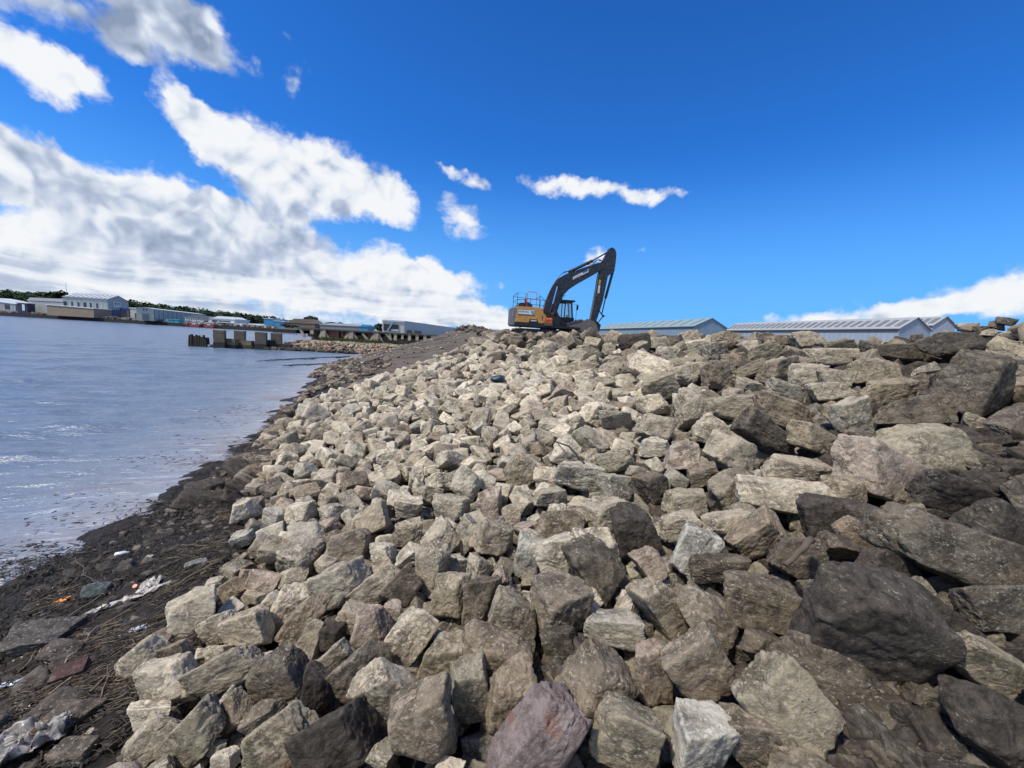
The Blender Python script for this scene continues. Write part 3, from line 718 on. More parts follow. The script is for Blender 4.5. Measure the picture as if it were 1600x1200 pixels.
def lod(R):
    if R['px'] > 16:
        v = R['var']
        if MH[v] is None: MH[v] = rock_verts(100 + v, 5, 30)
        return MH[v], ico(5)[1]
    return (MD[R['var']], ico(4)[1]) if R['px'] > 5 else (LO[R['var']], ico(3)[1])
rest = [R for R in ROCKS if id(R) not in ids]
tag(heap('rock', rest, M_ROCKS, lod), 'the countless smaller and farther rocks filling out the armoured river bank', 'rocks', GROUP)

# the pink boulder at the bottom edge
def pink():
    P = hit(835, 1185); dist = (P - CP) @ _f * .97
    V = rock_verts(777, 6, 34, 1.15); z = V[:, 1]
    V[:, 0] *= 1 - .42 * np.clip((z + .2) / 1.2, 0, 1); V[:, 0] += .10 * np.clip(z, 0, 1)
    me = np_mesh('rock', V, ico(6)[1])
    m, t, b = new_mat('pink_granite'); g = t.new('ShaderNodeTexCoord').outputs['Object']
    g = t.mapping(g, sc=(1, 1.6, 1))
    n1 = t.noise(g, 2.2, 8, .65, .3); n2 = t.noise(g, 16, 8, .7, .5); n3 = t.noise(g, 60, 4, .6)
    c = t.mix(t.ramp(n1, .38, .62), (.19, .14, .12), (.37, .295, .262))
    c = t.mix(t.ramp(n2, .5, .7, 0, .6), c, (.48, .41, .39)); c = t.mix(t.ramp(n2, .4, .3, 0, .8), c, (.07, .055, .055))
    c = t.mix(t.ramp(t.noise(g, 1.4, 4, .5), .58, .66, 0, .6), c, (.33, .16, .11)); c = t.mix(t.ramp(n3, .66, .7, 0, .7), c, (.03, .02, .03))
    t.put(b.inputs['Base Color'], c); b.inputs['Roughness'].default_value = .9
    bp = t.new('ShaderNodeBump'); bp.inputs['Strength'].default_value = .9; bp.inputs['Distance'].default_value = .03
    t.put(bp.inputs['Height'], t.m('ADD', n1, t.m('MULTIPLY', n2, .7))); t.l.new(bp.outputs[0], b.inputs['Normal'])
    o = link('rock', me, m); s = dist / F
    o.matrix_world = Matrix.Translation(Vector(CP + ray(838, 1158) * dist)) @ (rot_to(0, 0, -22, random.Random(2)) @ Matrix.Diagonal(Vector((62 * s, 108 * s, 52 * s)))).to_4x4()
    tag(o, 'coarse pink pointed boulder at the bottom edge, the only pink one', 'rock', GROUP)
pink()
# ------------------------------------------------------------------ excavator
def excavator():
    TH = math.radians(8); c, s = math.cos(TH), math.sin(TH)
    base = CP + ray(857.5, 500) * 29.5; GZ = 2.84
    C0 = np.array([base[0], base[1], GZ])
    r = empty('excavator', C0, TH)
    tag(r, 'orange and charcoal tracked excavator with raised dark boom on top of the rock bank', 'excavator')
    def pl(zx, zy, v=-.1):
        """photo point (in the enlarged crop's units) to (u, height) on the upright plane v of the machine"""
        px, py = 760 + zx / 5.3333, 370 + zy / 5.3333
        d = ray(px, py); n = np.array([-s, c, 0]); Q = C0 + n * v
        t = ((Q - CP) @ n) / (d @ n); P = CP + d * t - C0
        return (P[0] * c + P[1] * s, P[2])
    dark = flat_mat('charcoal_paint', (.018, .021, .028), .38, var=.7, scale=4, bump=.2, dirt=(.12, .095, .07, 1), dirt_amt=.7)
    black = flat_mat('black_paint', (.012, .012, .014), .5, var=.3, dirt=(.06, .05, .04, 1), dirt_amt=.4)
    org = flat_mat('orange_paint', (.56, .28, .065), .5, var=.3, scale=2.0, dirt=(.24, .15, .07, 1), dirt_amt=.75, bump=.1)
    orb = flat_mat('bright_orange_paint', (.80, .25, .035), .42, var=.15, dirt=(.35, .16, .06, 1), dirt_amt=.3)
    red = flat_mat('red_paint', (.50, .07, .045), .5, var=.2)
    grey = flat_mat('grey_paint', (.10, .105, .115), .5, var=.3, dirt=(.07, .055, .045, 1))
    chrome = flat_mat('chrome', (.75, .75, .78), .18, metal=1.0, var=.05)
    white = flat_mat('sign_white', (.62, .64, .62), .5, var=.12)
    blue = flat_mat('sign_blue', (.05, .13, .35), .5)
    steel = flat_mat('bucket_steel', (.155, .13, .115), .7, metal=.0, var=.4, scale=4, bump=.3, dirt=(.30, .25, .21, 1), dirt_amt=.6)
    ink = flat_mat('sign_lettering', (.13, .14, .15), .5)
    gm, gt, gb = new_mat('cab_glass'); gb.inputs['Base Color'].default_value = (.75, .9, .93, 1); gb.inputs['Roughness'].default_value = .02
    gb.inputs['Transmission Weight'].default_value = .0; gb.inputs['Alpha'].default_value = .22
    W2 = 1.45
    # tracks
    for v in (-1.15, 1.15):
        m = MB(); prof = []
        L, Hh = 2.25, .46
        for k in range(9): a = math.pi / 2 - math.pi * k / 8; prof.append((L + math.cos(a) * Hh, Hh + math.sin(a) * Hh))
        for k in range(9): a = -math.pi / 2 - math.pi * k / 8; prof.append((-L + math.cos(a) * Hh, Hh + math.sin(a) * Hh))
        m.prism(prof, v - .30, v + .30)
        n = 46; per = 4 * L + 2 * math.pi * Hh
        for k in range(n):
            q = per * k / n
            if q < 2 * L: p, nx = (-L + q, 2 * Hh), (0, 1)
            elif q < 2 * L + math.pi * Hh: a = math.pi / 2 - (q - 2 * L) / Hh; p, nx = (L + math.cos(a) * Hh, Hh + math.sin(a) * Hh), (math.cos(a), math.sin(a))
            elif q < 4 * L + math.pi * Hh: p, nx = (L - (q - 2 * L - math.pi * Hh), 0), (0, -1)
            else: a = -math.pi / 2 - (q - 4 * L - math.pi * Hh) / Hh; p, nx = (-L + math.cos(a) * Hh, Hh + math.sin(a) * Hh), (math.cos(a), math.sin(a))
            m.bar((p[0] - nx[0] * .01, v, p[1] - nx[1] * .01), (p[0] + nx[0] * .035, v, p[1] + nx[1] * .035), .035, .62, up=(-nx[1], 0, nx[0]))
        t = m.build('track', black, r)
        f = MB(); f.box((0, v - (.1 if v < 0 else -.1), .46), (3.6, .50, .34)); f.build('track_frame', grey, t, .03)
        w = MB()
        for k in range(7): w.tube([(-1.8 + .6 * k, v - .33, .2), (-1.8 + .6 * k, v + .33, .2)], .15, 14)
        w.build('rollers', black, t)
    u = MB(); u.box((0, 0, .62), (1.9, 1.8, .38)); u.tube([(0, 0, .8), (0, 0, 1.12)], .62, 24); u.build('undercarriage', grey, r, .03)
    # house: deck, counterweight, side panels, engine cover
    d = MB(); d.box((-.25, 0, 1.16), (4.6, 2 * W2 - .06, .16)); d.build('deck_frame', black, r, .02)
    cw = MB()
    pf = [(-2.0, -W2), (-2.55, -W2 + .04), (-2.85, -W2 + .35), (-2.98, -.6), (-3.0, 0), (-2.98, .6), (-2.85, W2 - .35), (-2.55, W2 - .04), (-2.0, W2)]
    cw.prism(pf, 1.08, 2.36, axes='xy'); k = cw.build('counterweight', grey, r, .07, seg=3)
    pn = MB(); pn.prism([(-2.62, -W2 + .02), (-2.1, -W2 + .02), (-2.1, W2 - .02), (-2.62, W2 - .02)], 2.362, 2.42, axes='xy'); pn.build('counterweight_lid', org, k, .01)
    # right side panel follows the sloping line down towards the tool box
    sp = MB(); sp.prism([(-2.74, 1.34), (-.72, 1.34), (-.50, 1.62), (-.52, 1.88), (-.72, 2.06), (-.80, 2.36), (-1.1, 2.44), (-2.60, 2.44), (-2.66, 1.7)], -W2 - .045, -W2 + .12)
    side = sp.build('side_panel', org, r, .03)
    sk = MB(); sk.box((-1.66, -W2 - .02, 1.20), (2.22, .14, .26)); sk.build('skirt', black, side, .02)
    sp2 = MB(); sp2.prism([(-2.2, 1.34), (-.2, 1.34), (-.2, 2.3), (-.5, 2.44), (-2.2, 2.44)], W2 - .1, W2 + .03); sp2.build('side_panel', org, r, .03)
    sb = MB(); sb.box((-1.98, -W2 - .058, 2.05), (1.22, .012, .40)); sg = sb.build('sign_board', ink, side)
    s1 = MB(); s1.box((-2.19, -W2 - .068, 2.06), (.74, .012, .30)); s1.build('sign_face', white, sg)
    s2 = MB(); s2.box((-1.60, -W2 - .068, 2.06), (.40, .012, .32)); s2.build('sign_face', white, sg)
    lt = MB(); q = random.Random(4); xx = -2.50
    while xx < -1.90: w_ = q.choice((.045, .06, .07)); lt.box((xx, -W2 - .077, 2.09), (w_ * .7, .008, .10)); xx += w_ + .03
    lt.build('lettering', ink, sg)
    lg = MB(); lg.box((-1.55, -W2 - .077, 2.10), (.20, .008, .08)); lg.box((-1.50, -W2 - .077, 1.97), (.10, .008, .10)); lg.build('logo', blue, sg)
    vn = MB(); vn.prism([(-1.78, 1.34), (-1.68, 1.60), (-1.16, 1.60), (-1.06, 1.34)], -W2 - .062, -W2 - .04); ve = vn.build('vent', black, side)
    vs = MB(); vs.box((-1.42, -W2 - .07, 1.50), (.42, .012, .07)); vs.build('vent_plate', white, ve)
    hd = MB(); hd.box((-.82, -W2 - .06, 1.78), (.035, .03, .26)); hd.build('door_handle', black, side)
    wl = MB(); wl.box((-2.84, -1.13, 1.95), (.02, .10, .42), rz=-.35); wl.build('warning_label', white, k)
    eh = MB(); eh.prism([(-2.5, 2.42), (-1.45, 2.42), (-1.5, 2.66), (-1.62, 2.74), (-2.36, 2.74), (-2.46, 2.66)], -1.05, 1.1); eh.build('engine_cover', dark, r, .05)
    ex = MB(); ex.tube([(-1.92, -.5, 2.7), (-1.92, -.5, 3.0), (-1.97, -.5, 3.08)], [.085, .085, .07], 12); ex.tube([(-1.72, -.3, 2.7), (-1.72, -.3, 2.86)], .14, 14); ex.build('exhaust', red, r)
    tb = MB(); tb.box((-.36, -W2 + .28, 1.55), (.60, .62, .44)); tool = tb.build('tool_box', orb, r, .04)
    st = MB()
    for z in (1.44, 1.62): st.box((-.36, -W2 - .05, z), (.42, .03, .03))
    for x in (-.58, -.36, -.14): st.bar((x, -W2 - .05, 1.36), (x, -W2 - .05, 1.74), .03)
    st.build('step_rail', red, tool)
    sf = MB(); sf.box((-.36, -W2 + .25, 1.27), (.66, .72, .10)); sf.build('tool_box_step', grey, tool, .01)
    tk = MB(); tk.prism([(-1.2, 1.24), (.55, 1.24), (.55, 1.75), (-.1, 2.05), (-.75, 2.3), (-1.2, 2.38)], -W2 + .15, -.42); tk.build('fuel_tank', black, r, .04)
    # handrails on top
    hr = MB(); R_ = .019; y0 = -W2 + .08
    for pts in ([(-2.62, y0, 2.44), (-2.62, y0, 3.36), (-2.05, y0, 3.36), (-2.05, y0, 2.44)], [(-2.62, y0, 2.9), (-2.05, y0, 2.9)], [(-2.62, y0, 3.36), (-2.62, .9, 3.36), (-2.62, .9, 2.44)], [(-2.62, y0, 2.9), (-2.62, .9, 2.9)],
                [(-1.05, y0, 2.44), (-1.05, y0, 3.30), (-.75, y0, 3.02), (-.32, y0, 2.46), (-.32, y0, 1.76)],
                [(-2.62, .9, 3.30), (-.3, .9, 3.2), (.1, .9, 3.2)], [(-2.5, .9, 2.85), (-.2, .9, 2.8)], [(-1.3, .9, 3.25), (-1.3, .9, 2.44)], [(-.55, .9, 3.22), (-.55, .9, 2.44)], [(-1.0, y0, 3.2), (-1.0, .9, 3.2)]):
        hr.tube(pts, R_, 6)
    hr.build('handrail', black, r)
    h2 = MB()
    for pts in ([(-1.95, y0, 2.44), (-1.95, y0, 3.42), (-1.85, y0, 3.48), (-1.38, y0, 3.48), (-1.28, y0, 3.42), (-1.28, y0, 2.44)], [(-1.95, y0, 2.98), (-1.28, y0, 2.98)]): h2.tube(pts, .022, 6)
    h2.build('handrail', red, r)
    # cab on the far side
    cb = MB(); u0, u1, v0, v1, z0, z1 = .28, 2.06, .50, 1.45, 1.24, 3.20
    for (a, b) in (((u0, v0), (u0, v0)), ((u0, v1), (u0, v1)), ((u1 - .05, v0), (u1 - .28, v0)), ((u1 - .05, v1), (u1 - .28, v1))):
        cb.bar((a[0], a[1], z0), (b[0] if a[0] > 1 else a[0], b[1], z1), .10, .10)
    for v in (v0, v1): cb.box(((u0 + u1) / 2, v, 1.62), (u1 - u0, .05, .76) if v == v0 else (u1 - u0, .05, .7)); cb.bar((u0, v, z1 - .06), (u1 - .25, v, z1 - .06), .10); cb.bar((1.30, v, z0), (1.30, v, z1), .07)
    cb.box((u1 - .04, (v0 + v1) / 2, 1.45), (.06, v1 - v0, .42)); cb.box((u0, (v0 + v1) / 2, 2.1), (.06, v1 - v0, 1.6))
    cb.bar((u1 - .28, v0, z1 - .06), (u1 - .28, v1, z1 - .06), .1)
    cab = cb.build('cab', black, r)
    ro = MB(); ro.box((1.12, .975, z1 + .05), (1.92, 1.06, .12)); ro.build('roof', dark, cab, .04)
    wd = MB(); wd.box((1.60, v0 - .012, 2.55), (.52, .006, 1.05)); wd.box((.8, v0 - .012, 2.5), (.9, .006, 1.1)); wd.prism([(u1 - .045, 1.7), (u1 - .25, 3.12), (u1 - .24, 3.12), (u1 - .035, 1.7)], v0 + .06, v1 - .06); wd.build('window', gm, cab)
    se = MB(); se.box((1.0, 1.0, 1.75), (.55, .5, .18)); se.box((.75, 1.0, 2.15), (.14, .5, .75)); se.box((1.62, 1.0, 2.1), (.10, .4, .30)); se.build('seat', black, cab, .05)
    lp = MB()
    for v in (.6, 1.0, 1.35): lp.box((.75, v, z1 + .28), (.16, .16, .16))
    lp.bar((.45, .6, z1 + .1), (.45, .6, z1 + .40), .03); lp.bar((.45, .6, z1 + .40), (1.35, .6, z1 + .42), .03); lp.bar((.9, .6, z1 + .1), (1.2, .6, z1 + .36), .03); lp.box((.80, .8, z1 + .2), (.5, .5, .16)); lp.build('work_light', black, cab)
    mi = MB(); mi.box((u1 + .17, .38, 2.78), (.10, .2, .36)); mi.bar((u1 + .10, .38, 1.45), (u1 + .12, .38, 3.0), .025); mi.bar((u1 - .1, .48, 3.02), (u1 + .14, .38, 3.02), .025); mi.build('mirror', black, r)
    # boom
    P = lambda a, v=-.1: [pl(x, y, v) for x, y in a]
    bo = MB(); BM = [(462, 650), (484, 560), (520, 475), (556, 402), (596, 350), (650, 318), (720, 292), (880, 234), (958, 212), (985, 226), (982, 262), (935, 292), (850, 340), (740, 402), (680, 442), (642, 482), (614, 530), (592, 600), (565, 670), (530, 705), (480, 700)]
    bo.prism(P(BM), -.36, .20); boom = bo.build('boom', dark, r, .03)
    def on(q, v): a = pl(q[0], q[1], v); return (a[0], v, a[1])
    sgn = MB(); v_ = -.375
    sgn.prism(P([(720, 336), (722, 358), (852, 293), (850, 268)], -.37), -.381, -.365); sb_ = sgn.build('sign_board', white, boom)
    ln = MB(); q = random.Random(9)
    for i in range(7): x = 730 + i * 9; y = 344 - (x - 730) * .52; ln.bar(on((x, y + 3), -.387), on((x + 5, y - 0), -.387), .05, .008, up=(0, 1, 0))
    ln.build('lettering', ink, sb_)
    lb = MB(); lb.bar(on((803, 298), -.387), on((845, 277), -.387), .10, .008, up=(0, 1, 0)); lb.build('logo', blue, sb_)
    for v in (-.52, .36):                                  # lifting cylinders
        cy = MB(); cy.tube([on((502, 716), v), on((552, 560), v)], .095, 12); b_ = cy.build('lift_cylinder', dark, r)
        rd = MB(); rd.tube([on((550, 565), v), on((594, 402), v)], .05, 10); rd.build('piston_rod', chrome, b_)
    pinb = MB(); pinb.tube([on((596, 400), -.62), on((596, 400), .46)], .11, 12); pinb.tube([on((640, 378), -.37), on((640, 378), .2)], .07, 12); pinb.tube([on((560, 440), -.37), on((560, 440), .2)], .06, 10); pinb.build('pivot_pin', black, boom)
    ac = MB(); ac.tube([on((694, 290), -.1), on((884, 200), -.1)], .115, 14); ac.box(on((700, 296), -.1), (.3, .3, .22)); arc = ac.build('arm_cylinder', dark, r)
    ar = MB(); ar.tube([on((882, 201), -.1), on((1020, 122), -.1)], .055, 10); ar.build('piston_rod', dark, arc)
    ho = MB()
    for k, v in enumerate((-.3, -.22, .02, .1)):
        ho.tube([on(p, v) for p in ((500, 530), (536, 440), (574, 372), (606, 334 - 2 * k), (622, 312), (650, 292 + 2 * k), (684, 286), (700, 296))], .022, 5)
        ho.tube([on(p, v) for p in ((884, 230), (896, 208 + 3 * k), (925, 192), (948, 190 + 3 * k), (966, 206), (985, 220))], .022, 5)
        ho.tube([on(p, v) for p in ((700, 284), (790, 244), (880, 226))], .022, 5)
    ho.build('hydraulic_hose', black, r)
    h3 = MB(); q = random.Random(8)
    for k in range(14):
        v = q.uniform(-.9, .1); a = q.uniform(0, 30)
        h3.tube([on((505 + a, 700 - q.uniform(0, 30)), v), on((530 + a, 690 - q.uniform(20, 60)), v), on((565 + a * .6, 600 + q.uniform(0, 50)), v), on((600, 640 + q.uniform(0, 50)), v)], .025, 5)
    h3.build('hydraulic_hose', flat_mat('rusty_hose', (.09, .045, .035), .7), r)
    bl = MB(); bl.prism([(.0, 1.24), (.0, 1.95), (.35, 2.3), (.75, 1.9), (.9, 1.24)], -.62, .42); bl.prism([(.9, 1.0), (.9, 1.75), (1.3, 1.5), (1.35, 1.0)], -.3, .45); bl.build('boom_bracket', black, r, .03)
    # stick
    sk_ = MB(); SP = [(1040, 92), (1064, 108), (1076, 145), (1071, 200), (1058, 295), (1030, 312), (1004, 332), (985, 430), (962, 540), (930, 640), (906, 716), (884, 722), (862, 690), (880, 600), (912, 430), (930, 312), (956, 262), (968, 200), (1000, 140), (1022, 98)]
    sk_.prism(P(SP), -.33, .15); stk = sk_.build('stick', dark, r, .03)
    sg2 = MB(); sg2.prism(P([(934, 402), (926, 470), (942, 470), (949, 402)], -.34), -.345, -.33); sg2.build('sign_board', white, stk)
    sg3 = MB(); sg3.prism(P([(940, 356), (934, 396), (950, 396), (956, 360)], -.34), -.345, -.33); sg3.build('warning_label', org, stk)
    bc = MB(); bc.tube([on((1052, 296), -.1), on((992, 512), -.1)], .10, 12); b2 = bc.build('bucket_cylinder', dark, r)
    br = MB(); br.tube([on((993, 508), -.1), on((960, 650), -.1)], .045, 10); br.build('piston_rod', dark, b2)
    lk = MB()
    for v in (-.34, .14):
        lk.bar(on((930, 605), v), on((972, 662), v), .09, .05); lk.bar(on((972, 662), v), on((920, 728), v), .11, .05)
    lk.tube([on((974, 660), -.45), on((974, 660), .25)], .10, 12); lk.tube([on((906, 712), -.45), on((906, 712), .25)], .09, 12); lk.tube([on((880, 735), -.45), on((880, 735), .25)], .09, 12)
    lk.build('bucket_link', black, r)
    hc = MB(); hc.prism(P([(862, 705), (905, 700), (944, 735), (936, 765), (925, 800), (880, 805), (850, 770)]), -.40, .2); hc.build('quick_hitch', black, r, .03)
    # wide bucket: thin shell and cheek plates, mouth toward the machine
    bk = MB(); out = P([(640, 728), (700, 722), (766, 694), (812, 706), (862, 704), (888, 735), (905, 790), (890, 850), (830, 880), (740, 872), (690, 838)])
    for v in (-.92, .70): bk.prism(out, v, v + .045)
    shell = P([(766, 694), (812, 706), (862, 704), (888, 735), (905, 790), (890, 850), (830, 880), (740, 872), (690, 838)])
    inn = P([(768, 703), (812, 715), (857, 713), (880, 738), (896, 790), (882, 843), (828, 871), (742, 864), (694, 832)])
    for i in range(len(shell) - 1):
        bk.prism([shell[i], shell[i + 1], inn[i + 1], inn[i]], -.875, .70)
    for e in (.0,): bk.bar((out[0][0], -.93, out[0][1]), (out[2][0], -.93, out[2][1]), .07, .05)
    bucket = bk.build('bucket', steel, r)
    ce = MB(); ce.bar((shell[-1][0], -.9, shell[-1][1]), (shell[-1][0], .72, shell[-1][1]), .10, .06); ce.bar((shell[0][0], -.9, shell[0][1]), (shell[0][0], .72, shell[0][1]), .08, .05); ce.build('cutting_edge', steel, bucket)
    er = MB()
    for v in (-.42, .18): er.prism(P([(836, 690), (852, 682), (880, 720), (872, 760), (836, 740)]), v, v + .05)
    er.build('bucket_ear', steel, bucket)
    g = MB()
    q = random.Random(3)
excavator()

# ------------------------------------------------------------------ sheds on the right behind the bank
def cladding(name, col, rib=2.2, rough=.5, var=.1, axis=0, streak=.2):
    m, t, b = new_mat(name); g = t.new('ShaderNodeTexCoord').outputs['Object']
    sp = t.new('ShaderNodeSeparateXYZ'); t.put(sp.inputs[0], g)
    w = t.m('SINE', t.m('MULTIPLY', sp.outputs[axis], rib * 6.283))
    n = t.noise(t.mapping(g, sc=(1.2, 1.2, .12)), 1.2, 6, .6); n2 = t.noise(g, .25, 4, .5)
    c = t.mix(1.0, (*col, 1), t.mix(n, (1 - streak,) * 3, (1 + streak,) * 3), 'MULTIPLY')
    c = t.mix(1.0, c, t.mix(n2, (1 - var,) * 3, (1 + var,) * 3), 'MULTIPLY')
    c = t.mix(t.ramp(w, .4, 1, 0, .16), c, t.mix(1.0, c, (.5, .5, .5), 'MULTIPLY'))
    t.put(b.inputs['Base Color'], c); b.inputs['Roughness'].default_value = rough
    bp = t.new('ShaderNodeBump'); bp.inputs['Strength'].default_value = .5; bp.inputs['Distance'].default_value = .05
    t.put(bp.inputs['Height'], w); t.l.new(bp.outputs[0], b.inputs['Normal'])
    return m

def shed(c1, c2, x3, apex, base, Ze=None, Y1=None, Y2=None, wall=None, roof=None, name='warehouse', label='', cat='warehouse', group=None, lights=None, light_mat=None, panels=None):
    """a ridged shed: c1 near eave corner, c2 eave at the other end of the long side, x3 the far eave of the gable, apex point (all photo points)"""
    A = atZ(*c1, Ze) if Y1 is None else atY(*c1, Y1); Ze = A[2]
    B = atZ(*c2, Ze) if Y2 is None else atY(*c2, Y2)
    A2 = np.array(A[:2]); L = np.array(B[:2]) - A2; n = np.linalg.norm(L); L = L / n
    Pp = np.array([-L[1], L[0]])
    d3 = ray(x3, c1[1])[:2]
    if np.cross(d3, A2) * np.cross(d3, A2 + Pp) > 0 and abs(np.cross(d3, A2 + Pp)) > abs(np.cross(d3, A2)): Pp = -Pp
    w = -np.cross(A2, d3) / np.cross(Pp, d3)
    if w < 0: w = -w; Pp = -Pp
    dA = ray(*apex); k = np.cross(A2, Pp) / np.cross(dA[:2], Pp); Za = CH + dA[2] * k
    r = empty(name, (A[0], A[1], base), math.atan2(L[1], L[0]))
    tag(r, label, cat, group)
    s_ = 1 if np.cross(L, Pp) > 0 else -1
    h, a = Ze - base, Za - base
    yw = s_ * w
    m = MB(); m.prism([(0, 0), (0, h), (yw / 2, a), (yw, h), (yw, 0)], 0, n, axes='yz')
    m.v = [(v[0], v[1], v[2]) for v in m.v]
    wl = m.build('wall', wall, r)
    th = max(.12, h * .02); ov = .25
    rf = MB()
    for sg in (0, 1):
        e0 = (0 - s_ * ov if sg == 0 else yw + s_ * ov); 
        dz = (a - h) / (w / 2) * ov
        rf.prism([(e0, h - dz + .02), (yw / 2, a + .02), (yw / 2, a + th + .02), (e0, h - dz + th + .02)], -ov, n + ov, axes='yz')
    ro = rf.build('roof', roof, r)
    if lights:
        # rooflights: long pale or dark strips lying on the slope facing the viewer
        cnt, f0, f1, wd = lights
        for i in range(cnt):
            q = MB(); x0 = n * (i + .5) / cnt
            y0_, y1_ = yw * f0, yw * f1
            z0_ = h + (a - h) * f0 * 2 + th + .05; z1_ = h + (a - h) * f1 * 2 + th + .05
            q.add([(x0 - wd / 2, y0_, z0_), (x0 + wd / 2, y0_, z0_), (x0 + wd / 2, y1_, z1_), (x0 - wd / 2, y1_, z1_),
                   (x0 - wd / 2, y0_, z0_ + .06), (x0 + wd / 2, y0_, z0_ + .06), (x0 + wd / 2, y1_, z1_ + .06), (x0 - wd / 2, y1_, z1_ + .06)],
                  [(3, 2, 1, 0), (4, 5, 6, 7), (0, 1, 5, 4), (1, 2, 6, 5), (2, 3, 7, 6), (3, 0, 4, 7)])
            q.build('rooflight', light_mat, ro)
    return dict(root=r, wall=wl, roof=ro, n=n, w=w, yw=yw, h=h, a=a, s=s_)

def rights():
    wl = cladding('pale_blue_cladding', (.34, .39, .44), .9, streak=.16); wl2 = cladding('blue_cladding', (.20, .29, .37), .9, streak=.4)
    rf = cladding('grey_sheet_roof', (.36, .38, .36), 1.6, .6, streak=.08); rg = cladding('green_sheet_roof', (.26, .345, .35), 1.6, .6, streak=.12)
    dk = flat_mat('dark_rooflight', (.19, .19, .19), .35, var=.15); lt = flat_mat('green_rooflight', (.17, .23, .24), .4, var=.15)
    gut = flat_mat('dark_gutter', (.04, .045, .05), .6)
    c = shed((1405, 513), (1133, 516), 1455, (1437, 497), 2.75, Ze=8.9, wall=wl, roof=rf, lights=(27, .06, .36, .8), light_mat=dk,
             label='long pale blue shed with a row of dark rooflights, behind the rock crest', group='portal sheds behind the rock bank')
    g = MB(); g.box((c['n'] / 2, -c['s'] * .16, c['h'] - .28), (c['n'], .2, .24)); g.build('gutter', gut, c['root'])
    v = MB(); v.box((c['n'] * .45, -c['s'] * .05, c['h'] * .55), (.7, .12, .5)); v.box((c['n'] * .5, -c['s'] * .05, c['h'] * .55), (.7, .12, .5)); v.build('wall_vent', dk, c['root'])
    c = shed((1085, 509.5), (936, 514), 1136, (1113, 497.5), 2.75, Ze=8.9, wall=wl2, roof=rg, lights=(13, .04, .9 / 2, .55), light_mat=lt,
             label='blue shed with a green sheet roof just right of the excavator stick', group='portal sheds behind the rock bank')
    g = MB(); g.box((c['n'] / 2, -c['s'] * .16, c['h'] - .28), (c['n'], .2, .24)); g.build('gutter', gut, c['root'])
    shed((1458, 508), (1290, 512.5), 1494, (1479, 495), 2.75, Ze=10.2, wall=wl, roof=rf, lights=(16, .06, .36, .9), light_mat=dk,
         label='rearmost pale shed whose gable end shows beside the reddish rocks', group='portal sheds behind the rock bank')
rights()
# ------------------------------------------------------------------ rubble point, derelict jetty and pier remains
def stone_heap(name, n, zone, rad, tones, seed, kind='stuff', lv=3):
    q = random.Random(seed); items = []
    while len(items) < n:
        p = zone(q)
        if p is None: continue
        x, y, z = p; r = rad(q, x, y); e = Matrix.Rotation(q.uniform(0, 6.28), 3, 'Z') @ Matrix.Rotation(q.uniform(-.5, .5), 3, 'X') @ Matrix.Rotation(q.uniform(-.5, .5), 3, 'Y')
        tn = tones[q.randrange(len(tones))]
        items.append(dict(loc=np.array([x, y, z]), rot=e, sc=(r * q.uniform(1, 1.5), r, r * q.uniform(.45, .8)), tint=jit(tn[0], q, .25), mud=tn[1], var=q.randrange(NVAR), px=0))
    return heap(name, items, M_ROCKS, lambda R: (LO[R['var']], ico(3)[1]) if lv == 3 else (MD[R['var']], ico(4)[1]), kind)

def point():
    xs = np.arange(-46, 2, .3); ys = np.arange(46.5, 66, .3)
    X, Y = np.meshgrid(xs, ys, indexing='ij'); X = X.ravel(); Y = Y.ravel()
    def hh(X, Y):
        d = np.minimum((X + 31.0 + .25 * (Y - 52)) * .8, (Y - 50.0 - .10 * (X + 28)) * .52)
        d = np.minimum(d, 2.2)
        return np.interp(d, [-3, 0, .5, 1.6, 2.2], [-1.2, -.1, .38, .95, 1.0])
    P = np.stack([X, Y, X * 0], 1)
    Z = hh(X, Y) + fbm(P * 1.3, 4, 31) * .22 + fbm(P * .35, 2, 33) * .2
    P[:, 2] = Z
    m = flat_mat('rubble_soil', (.16, .125, .09), .95, var=.5, scale=1.2, bump=.8, dirt=(.05, .045, .035, 1), dirt_amt=.8)
    tag(link('rubble_bank', np_mesh('rubble_bank', P, grid_faces(len(xs), len(ys))), m), kind='structure')
    def zn(q):
        x = q.uniform(-34, -2); y = 50 + .10 * (x + 28) + q.random() ** .8 * 6.5
        z = float(hh(np.array([x]), np.array([y]))[0])
        return (x, y, z + .05) if z > -.25 else None
    tag(stone_heap('rubble', 2600, zn, lambda q, x, y: q.uniform(.08, .24), [((.22, .18, .12), .3), ((.17, .14, .10), .4), ((.08, .065, .05), .7), ((.24, .20, .14), .2), ((.13, .105, .08), .5), ((.20, .12, .08), .3)], 41), 'pale stone and brick rubble heaped below the derelict jetty', 'rubble')
    def zw(q):
        x = q.uniform(-37, -20); y = 50 + .10 * (x + 28) + q.uniform(-1.2, .7)
        return (x, y, q.uniform(-.1, .18))
    tag(stone_heap('wet_stones', 420, zw, lambda q, x, y: q.uniform(.12, .34), [((.035, .03, .024), .8), ((.07, .055, .04), .7)], 42), 'dark wet stones along the waterline of the rubble point', 'stones')
point()

